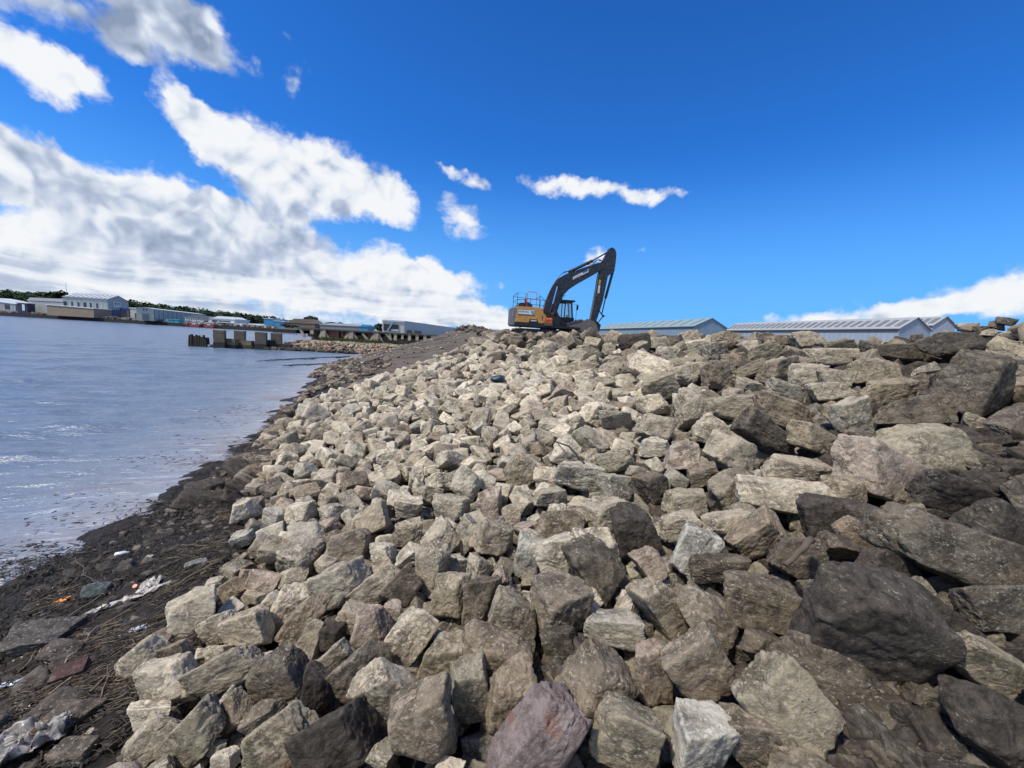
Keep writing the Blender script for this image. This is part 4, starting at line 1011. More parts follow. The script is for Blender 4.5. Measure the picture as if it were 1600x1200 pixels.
def mudspit():
    for (a, b, c2, wd) in (((400, 564), (470, 560), (545, 557), .9), ((440, 571), (500, 569), (548, 566), .5)):
        A, B, C = atZ(*a, 0), atZ(*b, 0), atZ(*c2, 0); V = []; n = 60
        for i in range(n):
            t = i / (n - 1); p = A * (1 - t) ** 2 + B * 2 * t * (1 - t) + C * t * t; w = wd * (.08 + t ** .7) * (1 + .5 * math.sin(i * 1.3) * math.sin(i * .37))
            for k in range(7):
                u = (k - 3) / 3; V.append((p[0], p[1] + u * w, .075 * (1 - u * u) * min(1, t * 6 + .2) + .02 * math.sin(i * 2.1 + k) - .03))
        tag(link('mud_spit', np_mesh('mud_spit', V, grid_faces(n, 7)), flat_mat('wet_mud', (.03, .025, .02), .45, var=.4, scale=2, bump=.6)), kind='structure')
mudspit()

CONC = flat_mat('weathered_concrete', (.165, .138, .092), .9, var=.35, scale=.9, bump=.5, dirt=(.05, .042, .03, 1), dirt_amt=.75)
CONCW = flat_mat('wet_concrete', (.035, .03, .024), .6, var=.4, scale=1.2, bump=.5)
CONCP = flat_mat('pale_concrete', (.40, .34, .25), .9, var=.25, scale=1.0, bump=.4, dirt=(.16, .12, .08, 1), dirt_amt=.6)
TIM = flat_mat('rotten_timber', (.035, .028, .022), .9, var=.5, scale=2.5, bump=.7)

def rough_block(w, d, h, seed, tilt=0.0):
    """weather-worn cast block, subdivided and eroded"""
    bm = bmesh.new(); bmesh.ops.create_cube(bm, size=1); bmesh.ops.subdivide_edges(bm, edges=bm.edges, cuts=9, use_grid_fill=True)
    V = np.array([v.co[:] for v in bm.verts]); V = V * np.array([w, d, h]) + np.array([0, 0, h / 2])
    N = fbm(V * 1.7 + seed, 4, seed); edge = (np.abs(np.abs(V[:, 0]) - w / 2) < .02).astype(float) + (np.abs(np.abs(V[:, 1]) - d / 2) < .02) + (np.abs(V[:, 2] - h) < .02)
    V -= (V - np.array([0, 0, h / 2])) * (np.maximum(N, -.2) * .05 * (edge > 1.5) + .012 * N)[:, None]
    for v, c in zip(bm.verts, V): v.co = c
    me = bpy.data.meshes.new('block'); bm.to_mesh(me); bm.free(); return me
def pier():
    Y0 = 50.0; yaw = math.atan2(3.5, 14)
    A = atZ(325, 541.5, 0); r = empty('ruined_pier', A, 0)
    tag(r, 'row of four square concrete stumps joined by a broken wall, standing in the river', 'pier')
    m = MB()
    for i, (x0, x1, top, bot) in enumerate(((325.2, 349, 515.6, 542.5), (359, 380, 517, 543), (391, 414, 519, 545), (417, 437.5, 520.5, 545))):
        a, b = atZ(x0, bot, 0), atZ(x1, bot + .9, 0); c = (a + b) / 2; Yc = c[1]
        Zt = atY((x0 + x1) / 2, top, Yc)[2]; w = abs(b[0] - a[0])
        c = np.array([c[0], Yc + w * .5, -.6])
        w *= .80; o = link('block', rough_block(w, w * .7, Zt + .6, 10 + i), CONC, r); o.location = Vector(c - A); o.rotation_euler = (0, 0, .35)
        wt = link('tide_band', rough_block(w * 1.04, w * .75, 1.22, 20 + i), CONCW, o)
    # broken connecting wall and rubble between the stumps
    for (x0, x1, top, bot) in ((348, 362, 529, 543), (360, 394, 532, 543.5), (412, 419, 531, 545), (436, 450, 538, 546)):
        a, b = atZ(x0, bot, 0), atZ(x1, bot + .9, 0); Yc = (a[1] + b[1]) / 2 + .5; Zt = atY((x0 + x1) / 2, top, Yc)[2]
        o = link('broken_wall', rough_block(abs(b[0] - a[0]), .7, Zt + .6, int(x0)), CONC if x0 in (348, 360) else CONCW, r); o.location = Vector(((a[0] + b[0]) / 2, Yc + .3, -.6)) - Vector(A)
        k = link('tide_band', rough_block(abs(b[0] - a[0]) * 1.01, .76, .95, int(x1)), CONCW, o)
    # timber stubs at the outer end
    g = empty('timber_stubs', atZ(298, 539, 0)); A = np.array(g.location); q = random.Random(2)
    tag(g, 'broken black timber stubs beside the left end of the concrete stumps', 'pier')
    for i, (x, top) in enumerate(((296.5, 523), (300, 522), (304.5, 528), (308, 523), (311.5, 524), (315, 528), (318.5, 523.5), (322, 529))):
        b = atZ(x, 539.5 + i * .2, 0); t = atY(x, top, b[1])[2]
        m = MB(); m.tube([(0, 0, -.5), (.02, 0, t * .5), (q.uniform(-.06, .06), 0, t)], [.17, .16, .12], 7); o = m.build('post', TIM, g); o.location = Vector(b) - Vector(A)
    m = MB(); a, b = atZ(296, 539, 0), atZ(324, 541, 0); za = 1.0
    m.bar((0, -.1, za), (b[0] - a[0], b[1] - a[1], za - .12), .22, .3); m.bar((0, .2, .55), ((b[0] - a[0]) * .35, b[1] - a[1], .5), .25, .5); m.bar(((b[0] - a[0]) * .55, .2, .5), ((b[0] - a[0]), b[1] - a[1], .5), .25, .6); m.build('cross_beam', TIM, g)
pier()

def jetty():
    YJ = 61.0
    def at(x, y): P = atY(x, y, YJ + (x - 465) * .012); return P
    A = at(465, 512); r = empty('derelict_jetty', A); A = np.array(r.location)
    tag(r, 'long derelict concrete jetty deck on splayed props above the rubble', 'jetty')
    L0, L1 = at(466, 511.3) - A, at(700, 524.2) - A; yb = L0[1]
    
    dk = MB(); dk.bar((L0[0], yb + 1.6, L0[2] - .12), (L1[0], L1[1] + 1.6, L1[2] - .12), 3.6, .26, up=(0, 0, 1)); 
    dk = MB(); dz = L1 - L0
    def seg(a, b, y0, y1, z0, z1, name, mat):
        m = MB(); P0 = L0 + dz * a; P1 = L0 + dz * b
        m.add([(P0[0], P0[1] + y0, P0[2] + z0), (P1[0], P1[1] + y0, P1[2] + z0), (P1[0], P1[1] + y1, P1[2] + z0), (P0[0], P0[1] + y1, P0[2] + z0),
               (P0[0], P0[1] + y0, P0[2] + z1), (P1[0], P1[1] + y0, P1[2] + z1), (P1[0], P1[1] + y1, P1[2] + z1), (P0[0], P0[1] + y1, P0[2] + z1)],
              [(3, 2, 1, 0), (4, 5, 6, 7), (0, 1, 5, 4), (1, 2, 6, 5), (2, 3, 7, 6), (3, 0, 4, 7)])
        return m.build(name, mat, r)
    seg(0, 1, -.25, 3.4, -.16, 0, 'deck', flat_mat('deck_timber', (.13, .115, .095), .95, var=.4, bump=.6))
    seg(0, 1, 0, .5, -.36, -.164, 'edge_beam', CONC)
    seg(.02, 1, 3.0, 3.3, -2.2, -.164, 'back_wall', flat_mat('dull_brown_wall', (.12, .10, .08), .95, var=.4))  # wall behind the props in an even grey-brown
    Lx = dz[0]
    seg(.40, 1, .5, .8, -2.2, -.85, 'low_wall', CONC)
    def P(x, y, yy=0.0): q = at(x, y) - A; return (q[0], q[1] + yy, q[2])
    # props: upright, left brace, right brace in pairs
    for (x, lb, rb) in ((505.5, 0, 1), (548.5, 1, 1), (588, 1, 1)):
        yb_ = 531 if x < 560 else 536
        m = MB(); m.bar(P(x, 516), P(x, yb_), .75, .4, up=(0, 1, 0)); m.build('post', CONCP, r)
        if lb: m = MB(); m.bar(P(x - 1.5, 519, .05), P(x - 10, yb_ - 1.5, .05), .36, .3, up=(0, 1, 0)); m.build('brace', CONCP, r)
        if rb: m = MB(); m.bar(P(x + 1.5, 519, .05), P(x + 10, yb_, .05), .36, .3, up=(0, 1, 0)); m.build('brace', CONCP, r)
    for (a, b, c, d) in ((469, 513, 476.5, 527), (506, 514, 500, 528), (566.5, 521, 576, 532.5), (603, 521, 612, 531), (609.5, 520, 609.5, 530), (629, 522, 629, 530)):
        m = MB(); m.bar(P(a, b, -.02), P(c, d, -.02), .34, .3, up=(0, 1, 0)); m.build('brace', CONCP, r)
    for x in (618, 640, 652, 664, 676): m = MB(); m.bar(P(x, 519 + (x - 600) * .055), P(x, 532), .45, .35, up=(0, 1, 0)); m.build('post', CONCP, r)
    m = MB(); m.bar(P(488, 513), P(488, 522), .5, .4, up=(0, 1, 0)); m.build('post', CONCP, r)
    # low wall strips and red brick infill
    bk, t, b = new_mat('red_brick'); g = t.new('ShaderNodeTexCoord').outputs['Object']
    br = t.new('ShaderNodeTexBrick'); t.put(br.inputs['Vector'], t.mapping(g, rot=(math.pi / 2, 0, 0))); br.inputs['Scale'].default_value = 4.5
    br.inputs['Color1'].default_value = (.26, .085, .06, 1); br.inputs['Color2'].default_value = (.19, .065, .048, 1); br.inputs['Mortar'].default_value = (.3, .24, .19, 1); br.inputs['Mortar Size'].default_value = .012
    t.put(b.inputs['Base Color'], br.outputs[0]); b.inputs['Roughness'].default_value = .9
    for (x0, x1) in ((512, 528.5), (531, 546)):
        m = MB(); a = P(x0, 516.5, .3); c = P(x1, 517.5, .3); d = P(x1, 529.5, .3); e = P(x0, 526.5, .3)
        m.prism([(a[0], a[2]), (c[0], c[2]), (d[0], d[2]), (e[0], e[2])], a[1], a[1] + .22); m.build('brick_panel', bk, r)
    m = MB(); a = P(535, 519, .27); c = P(538.5, 523.5, .27); m.box(((a[0] + c[0]) / 2, a[1], (a[2] + c[2]) / 2), (abs(c[0] - a[0]), .06, abs(a[2] - c[2]))); m.build('opening', flat_mat('void', (.01, .01, .01)), r)
    for (x0, x1, y0, y1) in ((478, 484, 521, 526), (556, 563, 524, 528), (598, 606, 524, 530), (572, 590, 521, 527)):
        m = MB(); a = P(x0, y0, .6); c = P(x1, y1, .6); m.box(((a[0] + c[0]) / 2, a[1], (a[2] + c[2]) / 2), (abs(c[0] - a[0]), .2, abs(a[2] - c[2]))); m.build('low_wall', CONC if x0 != 478 else bk, r)
    # weeds along the foot of the wall
    m = MB(); q = random.Random(6)
    for i in range(900):
        x = q.uniform(505, 600); y = 529 + (x - 505) * .058 + q.uniform(-.5, 1.5)
        p = at(x, y); h = q.uniform(.15, .5); w = .05
        a = q.uniform(-.2, .2); yy = p[1] - .5 - q.random()
        m.add([(p[0] - w, yy, p[2] - .2), (p[0] + w, yy + q.uniform(-.1, .1), p[2] - .2), (p[0] + a, yy, p[2] + h)], [(0, 1, 2)])
    tag(m.build('weeds', flat_mat('weed_green', (.055, .075, .025), .8, var=.5)), 'low green weeds growing along the foot of the derelict jetty', 'weeds', kind='stuff')
jetty()

# ------------------------------------------------------------------ far bank
def quay():
    P0, P1 = atZ(-260, 476.5, 0), atZ(470, 521.5, 0)
    pts = [(-300, 474), (0, 492.6), (100, 498.7), (200, 504.8), (300, 511.3), (400, 516.6), (462, 520)]
    fr = [(atY(x, y, 186 - (x / 450) * 12)) for x, y in pts]
    m = MB(); top = 1.5
    for i in range(len(fr) - 1):
        a, b = fr[i], fr[i + 1]
        m.add([(a[0], a[1], -1), (b[0], b[1], -1), (b[0], b[1], top), (a[0], a[1], top)], [(0, 1, 2, 3)])
    a, b = fr[0], fr[-1]
    gr = MB(); n = len(fr)
    gr.add([(p[0], p[1], top) for p in fr] + [(60, 700, 3), (-900, 900, 3), (-900, 200, 2)], [tuple(range(n + 3))])
    tag(m.build('quay_wall', flat_mat('black_quay', (.022, .02, .018), .8, var=.6, scale=.3, bump=.5)), 'low black quay wall along the far bank', 'quay')
    tag(gr.build('far_bank', flat_mat('far_yard', (.12, .12, .11), .95, var=.4, scale=.05)), kind='structure')
    # scrub, spoil and fencing along the top of the quay
    q = random.Random(12); it = []
    for i in range(520):
        x = q.uniform(0, 430); y0 = np.interp(x, [p[0] for p in pts], [p[1] for p in pts]); P = atY(x, y0 - 2.2, 188 - (x / 450) * 12)
        it.append(dict(loc=np.array([P[0], P[1] + q.uniform(0, 2), 1.4 + q.random() * .6]), rot=Matrix.Rotation(q.uniform(0, 6), 3, 'Z'), sc=(q.uniform(.5, 2.2), q.uniform(.5, 1), q.uniform(.3, .9)), tint=jit(q.choice([(.05, .045, .04), (.12, .12, .12), (.18, .19, .2), (.08, .09, .07), (.10, .05, .04)]), q, .3), mud=.3, var=q.randrange(NVAR), px=0))
    tag(heap('quayside_clutter', it, M_ROCKS, lambda R: (LO[R['var']], ico(3)[1])), 'dark scrap and spoil strewn along the far quay edge', 'scrap')
quay()

def far():
    gw = cladding('grey_cladding', (.33, .35, .34), .6, streak=.12); gr = flat_mat('grey_roof_sheet', (.19, .20, .21), .7, var=.15, scale=.2)
    wt = flat_mat('white_strip', (.62, .66, .68), .6, var=.08); tanw = flat_mat('tan_block_wall', (.27, .21, .15), .9, var=.2, scale=.4)
    dkw = flat_mat('dark_window', (.03, .035, .045), .2, var=.2); blu = flat_mat('blue_door', (.035, .06, .17), .5, var=.2); bluc = flat_mat('blue_canopy', (.03, .06, .38), .5)
    crm = flat_mat('cream_cladding', (.42, .42, .37), .7, var=.12, scale=.2); grd = flat_mat('roller_grey', (.14, .16, .18), .5)
    def strips(c, px, y0, y1, w, mat=dkw, name='window'):
        """upright windows on the long wall by photo x"""
        A = np.array(c['root'].location); rz = c['root'].rotation_euler.z; L = np.array([math.cos(rz), math.sin(rz)])
        for x in px:
            d = ray(x, 480)[:2]; t = -np.cross(A[:2], d) / np.cross(L, d)
            m = MB(); m.box((t, -c['s'] * .06, (y0 + y1) / 2), (w, .12, y1 - y0)); m.build(name, mat, c['wall'])
    # the big warehouse with its gable and blue doorway
    c = shed((168, 468.3), (98, 464.2), 200.5, (183, 462.6), 1.7, Y1=188, Y2=184, wall=gw, roof=gr, lights=(10, .05, .46, .75), light_mat=wt,
             label='large grey warehouse with striped roof and blue doorway on the far bank', group='industrial buildings on the far bank')
    strips(c, (101, 103.5, 113, 123, 132, 134, 142, 152), 2.2, 6.6, .55)
    def gable(c, x0, x1, z0, z1, mat, name, off=.1, th=.12, parent=None):
        A = np.array(c['root'].location); rz = c['root'].rotation_euler.z; G = np.array([-math.sin(rz), math.cos(rz)]) * c['s']
        ts = []
        for x in (x0, x1): d = ray(x, 480)[:2]; ts.append(-np.cross(A[:2], d) / np.cross(G, d) * c['s'])
        m = MB(); m.box((-off - th / 2, (ts[0] + ts[1]) / 2, (z0 + z1) / 2), (th, abs(ts[1] - ts[0]), z1 - z0)); return m.build(name, mat, parent or c['wall'])
    gable(c, 168.6, 186, .3, 4.2, blu, 'door'); d2 = gable(c, 187.2, 196.5, .2, 4.4, dkw, 'door'); gable(c, 186.5, 197, 4.3, 5.2, bluc, 'canopy', off=.3, th=.6)
    sg = gable(c, 177, 187.5, 5.4, 8.0, wt, 'sign_board'); 
    ink = flat_mat('sign_ink', (.03, .035, .05), .6)
    for a, b, z0, z1 in ((179, 180.2, 6.2, 7.6), (178.6, 180.6, 7.2, 7.6), (181.8, 182.2, 6.3, 7.5), (183.0, 183.4, 6.3, 7.5), (181.8, 183.4, 7.2, 7.5), (184.9, 185.6, 6.2, 7.5), (184.4, 186.2, 7.1, 7.5)):
        gable(c, a, b, z0, z1, ink, 'letter', off=.24, th=.04, parent=sg)
    c = shed((53, 469.5), (118, 477.2), 43, (50, 465.5), 1.7, Y1=196, Y2=187, wall=gw, roof=gr, label='low grey shed left of the big striped-roof warehouse', group='industrial buildings on the far bank')
    m = MB(); m.box((c['n'] / 2, -c['s'] * .3, c['h'] + .1), (c['n'], .3, .5)); m.build('fascia', wt, c['roof'])
    def block(name, label, x0, x1, yt0, yt1, yb, Y, D, wall, roofm=None, cat='building', group='industrial buildings on the far bank', base=1.6, pitch=0.0, Y2=None):
        a = atY(x0, yt0, Y); b = atY(x1, yt1, Y2 or Y); zt = a[2]
        dx, dy = b[0] - a[0], b[1] - a[1]; n = math.hypot(dx, dy)
        r = empty(name, (a[0], a[1], base), math.atan2(dy, dx)); tag(r, label, cat, group)
        h = zt - base; m = MB(); m.prism([(0, 0), (n, 0), (n, b[2] - base), (0, h)], 0, D); w = m.build('wall', wall, r)
        m = MB(); m.prism([(-.2, h + .02), (n + .2, b[2] - base + .02), (n + .2, b[2] - base + .32), (-.2, h + .32)], -.25, D + .2)
        if pitch: m.prism([(-.2, h + .34), (n + .2, b[2] - base + .34), (n * .8, b[2] - base + pitch), (n * .2, h + pitch)], D * .2, D * .8)
        rr = m.build('roof', roofm or wt, r)
        def px_part(nm, u0, u1, z0, z1, mat, off=.08, par=None):
            mm = MB(); mm.box((n * (u0 + u1) / 2, -off, h * (z0 + z1) / 2), (n * (u1 - u0), off * 2, h * (z1 - z0))); return mm.build(nm, mat, par or w)
        return dict(root=r, wall=w, n=n, h=h, part=px_part)
    block('brick_shed', 'low tan shed with a white sloping roof edge, in front of the grey sheds', 73, 146, 476.5, 482.5, 489, 180, 8, tanw)
    c = block('small_shed', 'small grey gabled shed at the left edge of the far bank', -16, 24, 470, 475.5, 484, 188, 8, gw, pitch=1.6); c['part']('window', .58, .76, .35, .75, dkw)
    c = block('container', 'dark blue yard container with a white square panel on the far bank', 27, 42.5, 474, 475, 481, 186, 3, flat_mat('navy', (.02, .03, .07), .5), flat_mat('navy_roof', (.03, .035, .06), .5), 'container'); c['part']('panel', .5, .75, .3, .95, wt)
    c = block('office_block', 'small pale block between the big warehouse and the long cream shed', 203, 231, 481.5, 484.5, 495, 186, 8, crm); c['part']('door', .28, .4, .0, .6, dkw); c['part']('window', .7, .85, .3, .7, wt)
    # cream shed with dark joints
    c = shed((240, 483), (327, 493.5), 212.5, (230, 480.8), 1.7, Y1=176, Y2=262, wall=crm, roof=wt, label='long cream shed with dark upright joints on the far bank', group='industrial buildings on the far bank')
    strips(c, [241 + i * 6.9 for i in range(13)], .2, c['h'] - .4, .28, grd, 'joint'); gable(c, 222, 232, .2, 3.0, grd, 'door'); 
    for x in (224, 228.5): gable(c, x, x + 1, 4.2, 5.2, dkw, 'window')
    # yard items and the white buildings by the water
    for i, (x0, x1, yt, col, lab) in enumerate(((262, 271, 499.3, (.05, .30, .36), 'teal shipping container on the far quay, left of its pair'), (272, 279, 499.9, (.06, .36, .42), 'second teal container, nearer the white offices'))):
        block('container', lab, x0, x1, yt, yt + .5, 506, 172, 2.4, flat_mat('teal_paint', col, .6, var=.2), flat_mat('teal_paint', col, .6), 'container', 'containers and boats on the far quay')
    redm = flat_mat('red_hull', (.28, .05, .045), .6, var=.35); whm = flat_mat('white_render', (.62, .64, .64), .6, var=.1)
    def boat(x0, x1, yb, label):
        a, b = atY(x0, yb, 174), atY(x1, yb + (x1 - x0) * .058, 174); n = b[0] - a[0]
        r = empty('boat', (a[0], a[1], .25)); tag(r, label, 'boat', 'containers and boats on the far quay')
        m = MB(); m.prism([(0, .9), (n * .06, 0), (n * .94, 0), (n, 1.3), (n * .8, 1.05)], 0, 2.4); m.build('hull', redm, r, .05)
        m = MB(); m.box((n * .4, 1.2, 1.6), (n * .34, 1.5, 1.1)); w = m.build('wheelhouse', whm, r, .04); m = MB(); m.box((n * .4, .43, 1.8), (n * .28, .04, .35)); m.build('window', dkw, w)
    boat(281, 293, 506.6, 'red hulled boat nearest the teal containers'); boat(294, 312, 507.8, 'longer red hulled boat in front of the white offices'); boat(318, 334, 510.3, 'red hulled boat just left of the white house with window bands')
    c = block('office_block', 'white two-storey offices behind the red boats on the far bank', 289, 328, 495.4, 498.5, 508, 184, 8, whm, grd, pitch=1.2)
    for u in np.linspace(.06, .9, 10): c['part']('window', u, u + .03, .62, .78, dkw)
    c['part']('window', .76, .92, .4, .6, dkw)
    c = block('boathouse', 'white modern house with two dark window bands at the water', 328, 367, 497.5, 499.9, 513, 179, 10, whm, whm, pitch=1.3)
    c['part']('window', .08, .3, .50, .75, dkw); b1 = c['part']('window', .34, .82, .56, .72, dkw); c['part']('window', .42, .84, .24, .38, dkw); c['part']('balcony', .3, .98, .40, .47, whm, .5)
    block('low_shed', 'small white gabled shed behind grey spoil, right of the white house', 383, 405, 508.5, 509.5, 514, 180, 6, whm, whm, pitch=1.0)
    bl1 = flat_mat('bright_blue_cladding', (.04, .24, .46), .5, var=.2); bl2 = flat_mat('blue_sheet', (.05, .25, .42), .5, var=.25)
    block('blue_shed', 'bright blue shed among the trees on the far bank', 412.5, 428, 498, 498.8, 512, 215, 12, bl1, whm, base=2); block('blue_shed', 'duller blue shed right of the brighter one, partly behind shrubs', 428.5, 444, 501.5, 503, 512, 215, 12, bl2, whm, base=2)
    block('long_roofed_shed', 'low brown roofed building behind the left end of the jetty deck', 446, 492, 504.2, 506.5, 512, 205, 12, flat_mat('brown_roof', (.15, .125, .10), .9, var=.3, scale=.1), flat_mat('brown_roof2', (.17, .14, .115), .9, var=.3, scale=.1), base=2, pitch=2.4)
    c = block('hillside_house', 'pale house on the skyline beside a clump of trees', 473, 482, 499.3, 499.8, 506, 300, 8, whm, gr, base=5, pitch=1.4)
    block('grey_roofed_shed', 'long pale-roofed shed with a blue end seen over the jetty', 500, 562, 507.5, 510.5, 516, 160, 14, gr, flat_mat('pale_roof', (.42, .42, .40), .7, var=.15), base=1.8, pitch=1.0)
    block('blue_gable_shed', 'small blue gable end just right of the long pale roof', 561, 575, 510.5, 511.3, 516, 158, 8, bl2, bl2, base=1.8, pitch=1.0)
    # mast and yard poles
    P = atY(104.5, 466, 196); m = MB(); m.tube([(0, 0, 0), (0, 0, atY(104.5, 441, 196)[2] - 1.7)], [.14, .05], 6); o = m.build('mast', flat_mat('mast_grey', (.12, .13, .15), .5)); o.location = (P[0], P[1], 1.7); tag(o, 'thin tall mast rising behind the big warehouse', 'mast')
    q = random.Random(7)
    for i in range(15):
        x = 427 + i * 2.6; P = atY(x, 519, 150); m = MB(); m.tube([(0, 0, -1), (0, 0, 1.2 + q.random() * .5)], .16, 6); o = m.build('mooring_pile', TIM); o.location = (P[0], P[1], 0)
        tag(o, 'thin dark mooring pile, the %s from the left in the row left of the jetty' % (['first'] + ORD[1:])[i], 'pile', 'mooring piles left of the jetty')
    # white warehouse with the dark opening over the bare bank
    a = atY(597.5, 500, 150); b = atY(632, 502.3, 152); cpt = atY(712, 514, 235)
    r = empty('warehouse', (a[0], a[1], 1.8)); tag(r, 'white flat-roofed warehouse with a dark opening crossed by a pale strut, above the bare bank', 'warehouse')
    def rel_(P): return (P[0] - a[0], P[1] - a[1], P[2] - 1.8)
    zt = a[2] - 1.8; bb = rel_(b); cc = rel_(cpt)
    m = MB(); base_ = [(0, 0), (bb[0], bb[1]), (cc[0], cc[1]), (cc[0] - 9, cc[1] + 3)]
    m = MB(); m.add([(x, y, 0) for x, y in base_] + [(x, y, zt) for x, y in base_], [(3, 2, 1, 0), (4, 5, 6, 7), (0, 1, 5, 4), (1, 2, 6, 5), (2, 3, 7, 6), (3, 0, 4, 7)])
    wl = m.build('wall', flat_mat('white_cladding', (.60, .58, .52), .7, var=.1, scale=.2), r)
    ux, uy = bb[0] / math.hypot(bb[0], bb[1]), bb[1] / math.hypot(bb[0], bb[1]); nf = math.hypot(bb[0], bb[1])
    rz = math.atan2(uy, ux)
    def fpart(nm, u0, u1, z0, z1, mat, off=.1):
        m = MB(); m.box(((u0 + u1) / 2 * nf, -off, (z0 + z1) / 2 * zt), ((u1 - u0) * nf, .2, (z1 - z0) * zt)); o = m.build(nm, mat, wl); o.rotation_euler = (0, 0, rz); return o
    fpart('opening', .06, .74, .30, .74, dkw); fpart('balustrade', .40, .74, .30, .40, wt, .3); fpart('parapet', -.01, 1.01, .93, 1.03, wt, .15)
    m = MB(); m.bar((.22 * nf, -.5, .22 * zt), (.50 * nf, -.5, .98 * zt), .5, .3, up=(0, 1, 0)); o = m.build('strut', flat_mat('pale_blue_strut', (.30, .42, .48), .5), wl); o.rotation_euler = (0, 0, rz)
    m = MB(); m.box((bb[0] + 1.6, bb[1] + 9, zt * .22), (3.0, 12, zt * .4)); m.build('lean_to', flat_mat('grey_low', (.2, .19, .17), .9), r)
    m = MB(); m.prism([(x, y) for x, y in base_], zt + .02, zt + .25, axes='xy'); m.build('roof', wt, r)
far()

# ------------------------------------------------------------------ trees
def crown_mesh(V, F, C, cx, cy, cz, rx, rz, q, dens=1.0, ry=None):
    """leaf clumps scattered through a lumpy volume"""
    ry = ry or rx
    lob = [(q.uniform(-.55, .55), q.uniform(-.55, .55), q.uniform(-.45, .6), q.uniform(.35, .6)) for _ in range(6)]
    n = int(150 * dens)
    for i in range(n):
        l = lob[q.randrange(6)]; th = q.uniform(0, 6.283); u = q.uniform(-.5, 1); s = math.sqrt(max(0, 1 - u * u)) ; rr = l[3] * q.uniform(.6, 1.08)
        p = (cx + (l[0] + s * math.cos(th) * rr) * rx, cy + (l[1] + s * math.sin(th) * rr) * ry, cz + (l[2] + u * rr) * rz)
        k = rx * q.uniform(.10, .2); b = len(V); a = q.uniform(0, 6.28); t = q.uniform(-.6, .6); t2 = q.uniform(-.6, .6)
        ex = (math.cos(a) * k, math.sin(a) * k, t * k); ey = (-math.sin(a) * k, math.cos(a) * k, t2 * k)
        for sx, sy in ((-1, -.6), (.5, -1), (1, .5), (-.4, 1)): V.append((p[0] + ex[0] * sx + ey[0] * sy * .7, p[1] + ex[1] * sx + ey[1] * sy * .7, p[2] + ex[2] * sx + ey[2] * sy + q.uniform(-.3, .3) * k))
        F.append((b, b + 1, b + 2, b + 3))
def leaf_mat(name, a, b_):
    m, t, b = new_mat(name); g = t.new('ShaderNodeNewGeometry').outputs['Position']
    c = t.mix(t.ramp(t.noise(g, .22, 5, .6), .35, .65), a, b_); t.put(b.inputs['Base Color'], t.mix(t.ramp(t.noise(g, 1.8, 3, .6), .4, .65, 0, .5), c, tuple(v * 1.5 for v in b_)))
    b.inputs['Roughness'].default_value = .8; b.inputs['Specular IOR Level'].default_value = .2
    return m
def trees():
    q = random.Random(21); V, F = [], []
    lf = leaf_mat('woodland_foliage', (.024, .042, .022), (.050, .082, .032))
    prof = [(-240, 448), (-60, 452), (0, 455), (10, 451.5), (22, 456), (48, 457), (62, 463), (100, 466), (201, 470), (215, 472), (240, 475), (270, 478), (300, 481), (330, 485), (360, 488), (400, 492), (440, 498), (470, 503.5), (480, 509)]
    for row, (Y, dz) in enumerate(((212, 3.4), (222, 1.6), (236, 0), (250, 0))):
        x = -240.0
        while x < 478:
            top = np.interp(x, [p[0] for p in prof], [p[1] for p in prof]) + q.gauss(0, .7) + dz
            if 28 > x > -240 or 201 < x or x <= 0 or True:
                Y_ = Y + max(0, x - 215) * .42; P = atY(x, top, Y_); r_ = q.uniform(2.6, 4.6) * (1 + max(0, x - 215) * .0012)
                crown_mesh(V, F, None, P[0], P[1], P[2] - r_ * .75, r_, r_ * .85, q, .9)
                crown_mesh(V, F, None, P[0] + q.uniform(-2, 2), P[1] - 1, P[2] - r_ * 1.9, r_, r_ * 1.1, q, .5)
            x += r_ * 1.15 * 620 / Y * .75
    me = bpy.data.meshes.new('woodland'); me.from_pydata(V, [], F); me.update()
    tag(link('woodland', me, lf), 'dense green woodland stretching behind the far bank buildings', 'woodland', kind='stuff')
    bark = flat_mat('bark', (.05, .04, .03), .9)
    for (x, top, Y, w, base, lab) in ((84, 455.5, 226, 5.8, 2, 'broad domed tree left of the mast behind the grey sheds'), (73, 457.5, 230, 4.0, 2, 'smaller round tree left of the broad domed tree'),
                                (488, 495.5, 290, 4.6, 4, 'dark tree clump on the skyline beside the pale house'), (480, 496.5, 292, 2.6, 4, 'small dark tree touching the pale hillside house'),
                                (590, 507.5, 170, 2.6, 1.8, 'round green tree just left of the white warehouse'), (516, 503.5, 260, 4.4, 3, 'low dark tree over the middle of the jetty deck'), (528, 504, 262, 3.8, 3, 'low dark tree right of its taller neighbour over the jetty'),
                                (448, 506, 190, 2.2, 2, 'bush in front of the duller blue shed'), (457, 508.5, 188, 2.4, 2, 'bush right of the blue sheds above the mooring piles')):
        P = atY(x, top, Y); r = empty('tree', (P[0], P[1], base)); tag(r, lab, 'tree', 'trees standing apart on the far bank')
        h = P[2] - base; m = MB(); m.tube([(0, 0, 0), (.1, 0, h * .4), (0, .1, h * .7)], [.35, .25, .1], 7)
        for k in range(4): a = k * 1.7; m.tube([(0, 0, h * (.3 + .08 * k)), (math.cos(a) * w * .5, math.sin(a) * w * .5, h * .75)], [.14, .04], 5)
        m.build('trunk', bark, r)
        v, f = [], []; rz_ = min(h * .5, w * .8); crown_mesh(v, f, None, 0, 0, h - rz_ * .8, w, rz_, q, 3.5)
        me = bpy.data.meshes.new('crown'); me.from_pydata(v, [], f); me.update(); link('crown', me, lf, r)
trees()
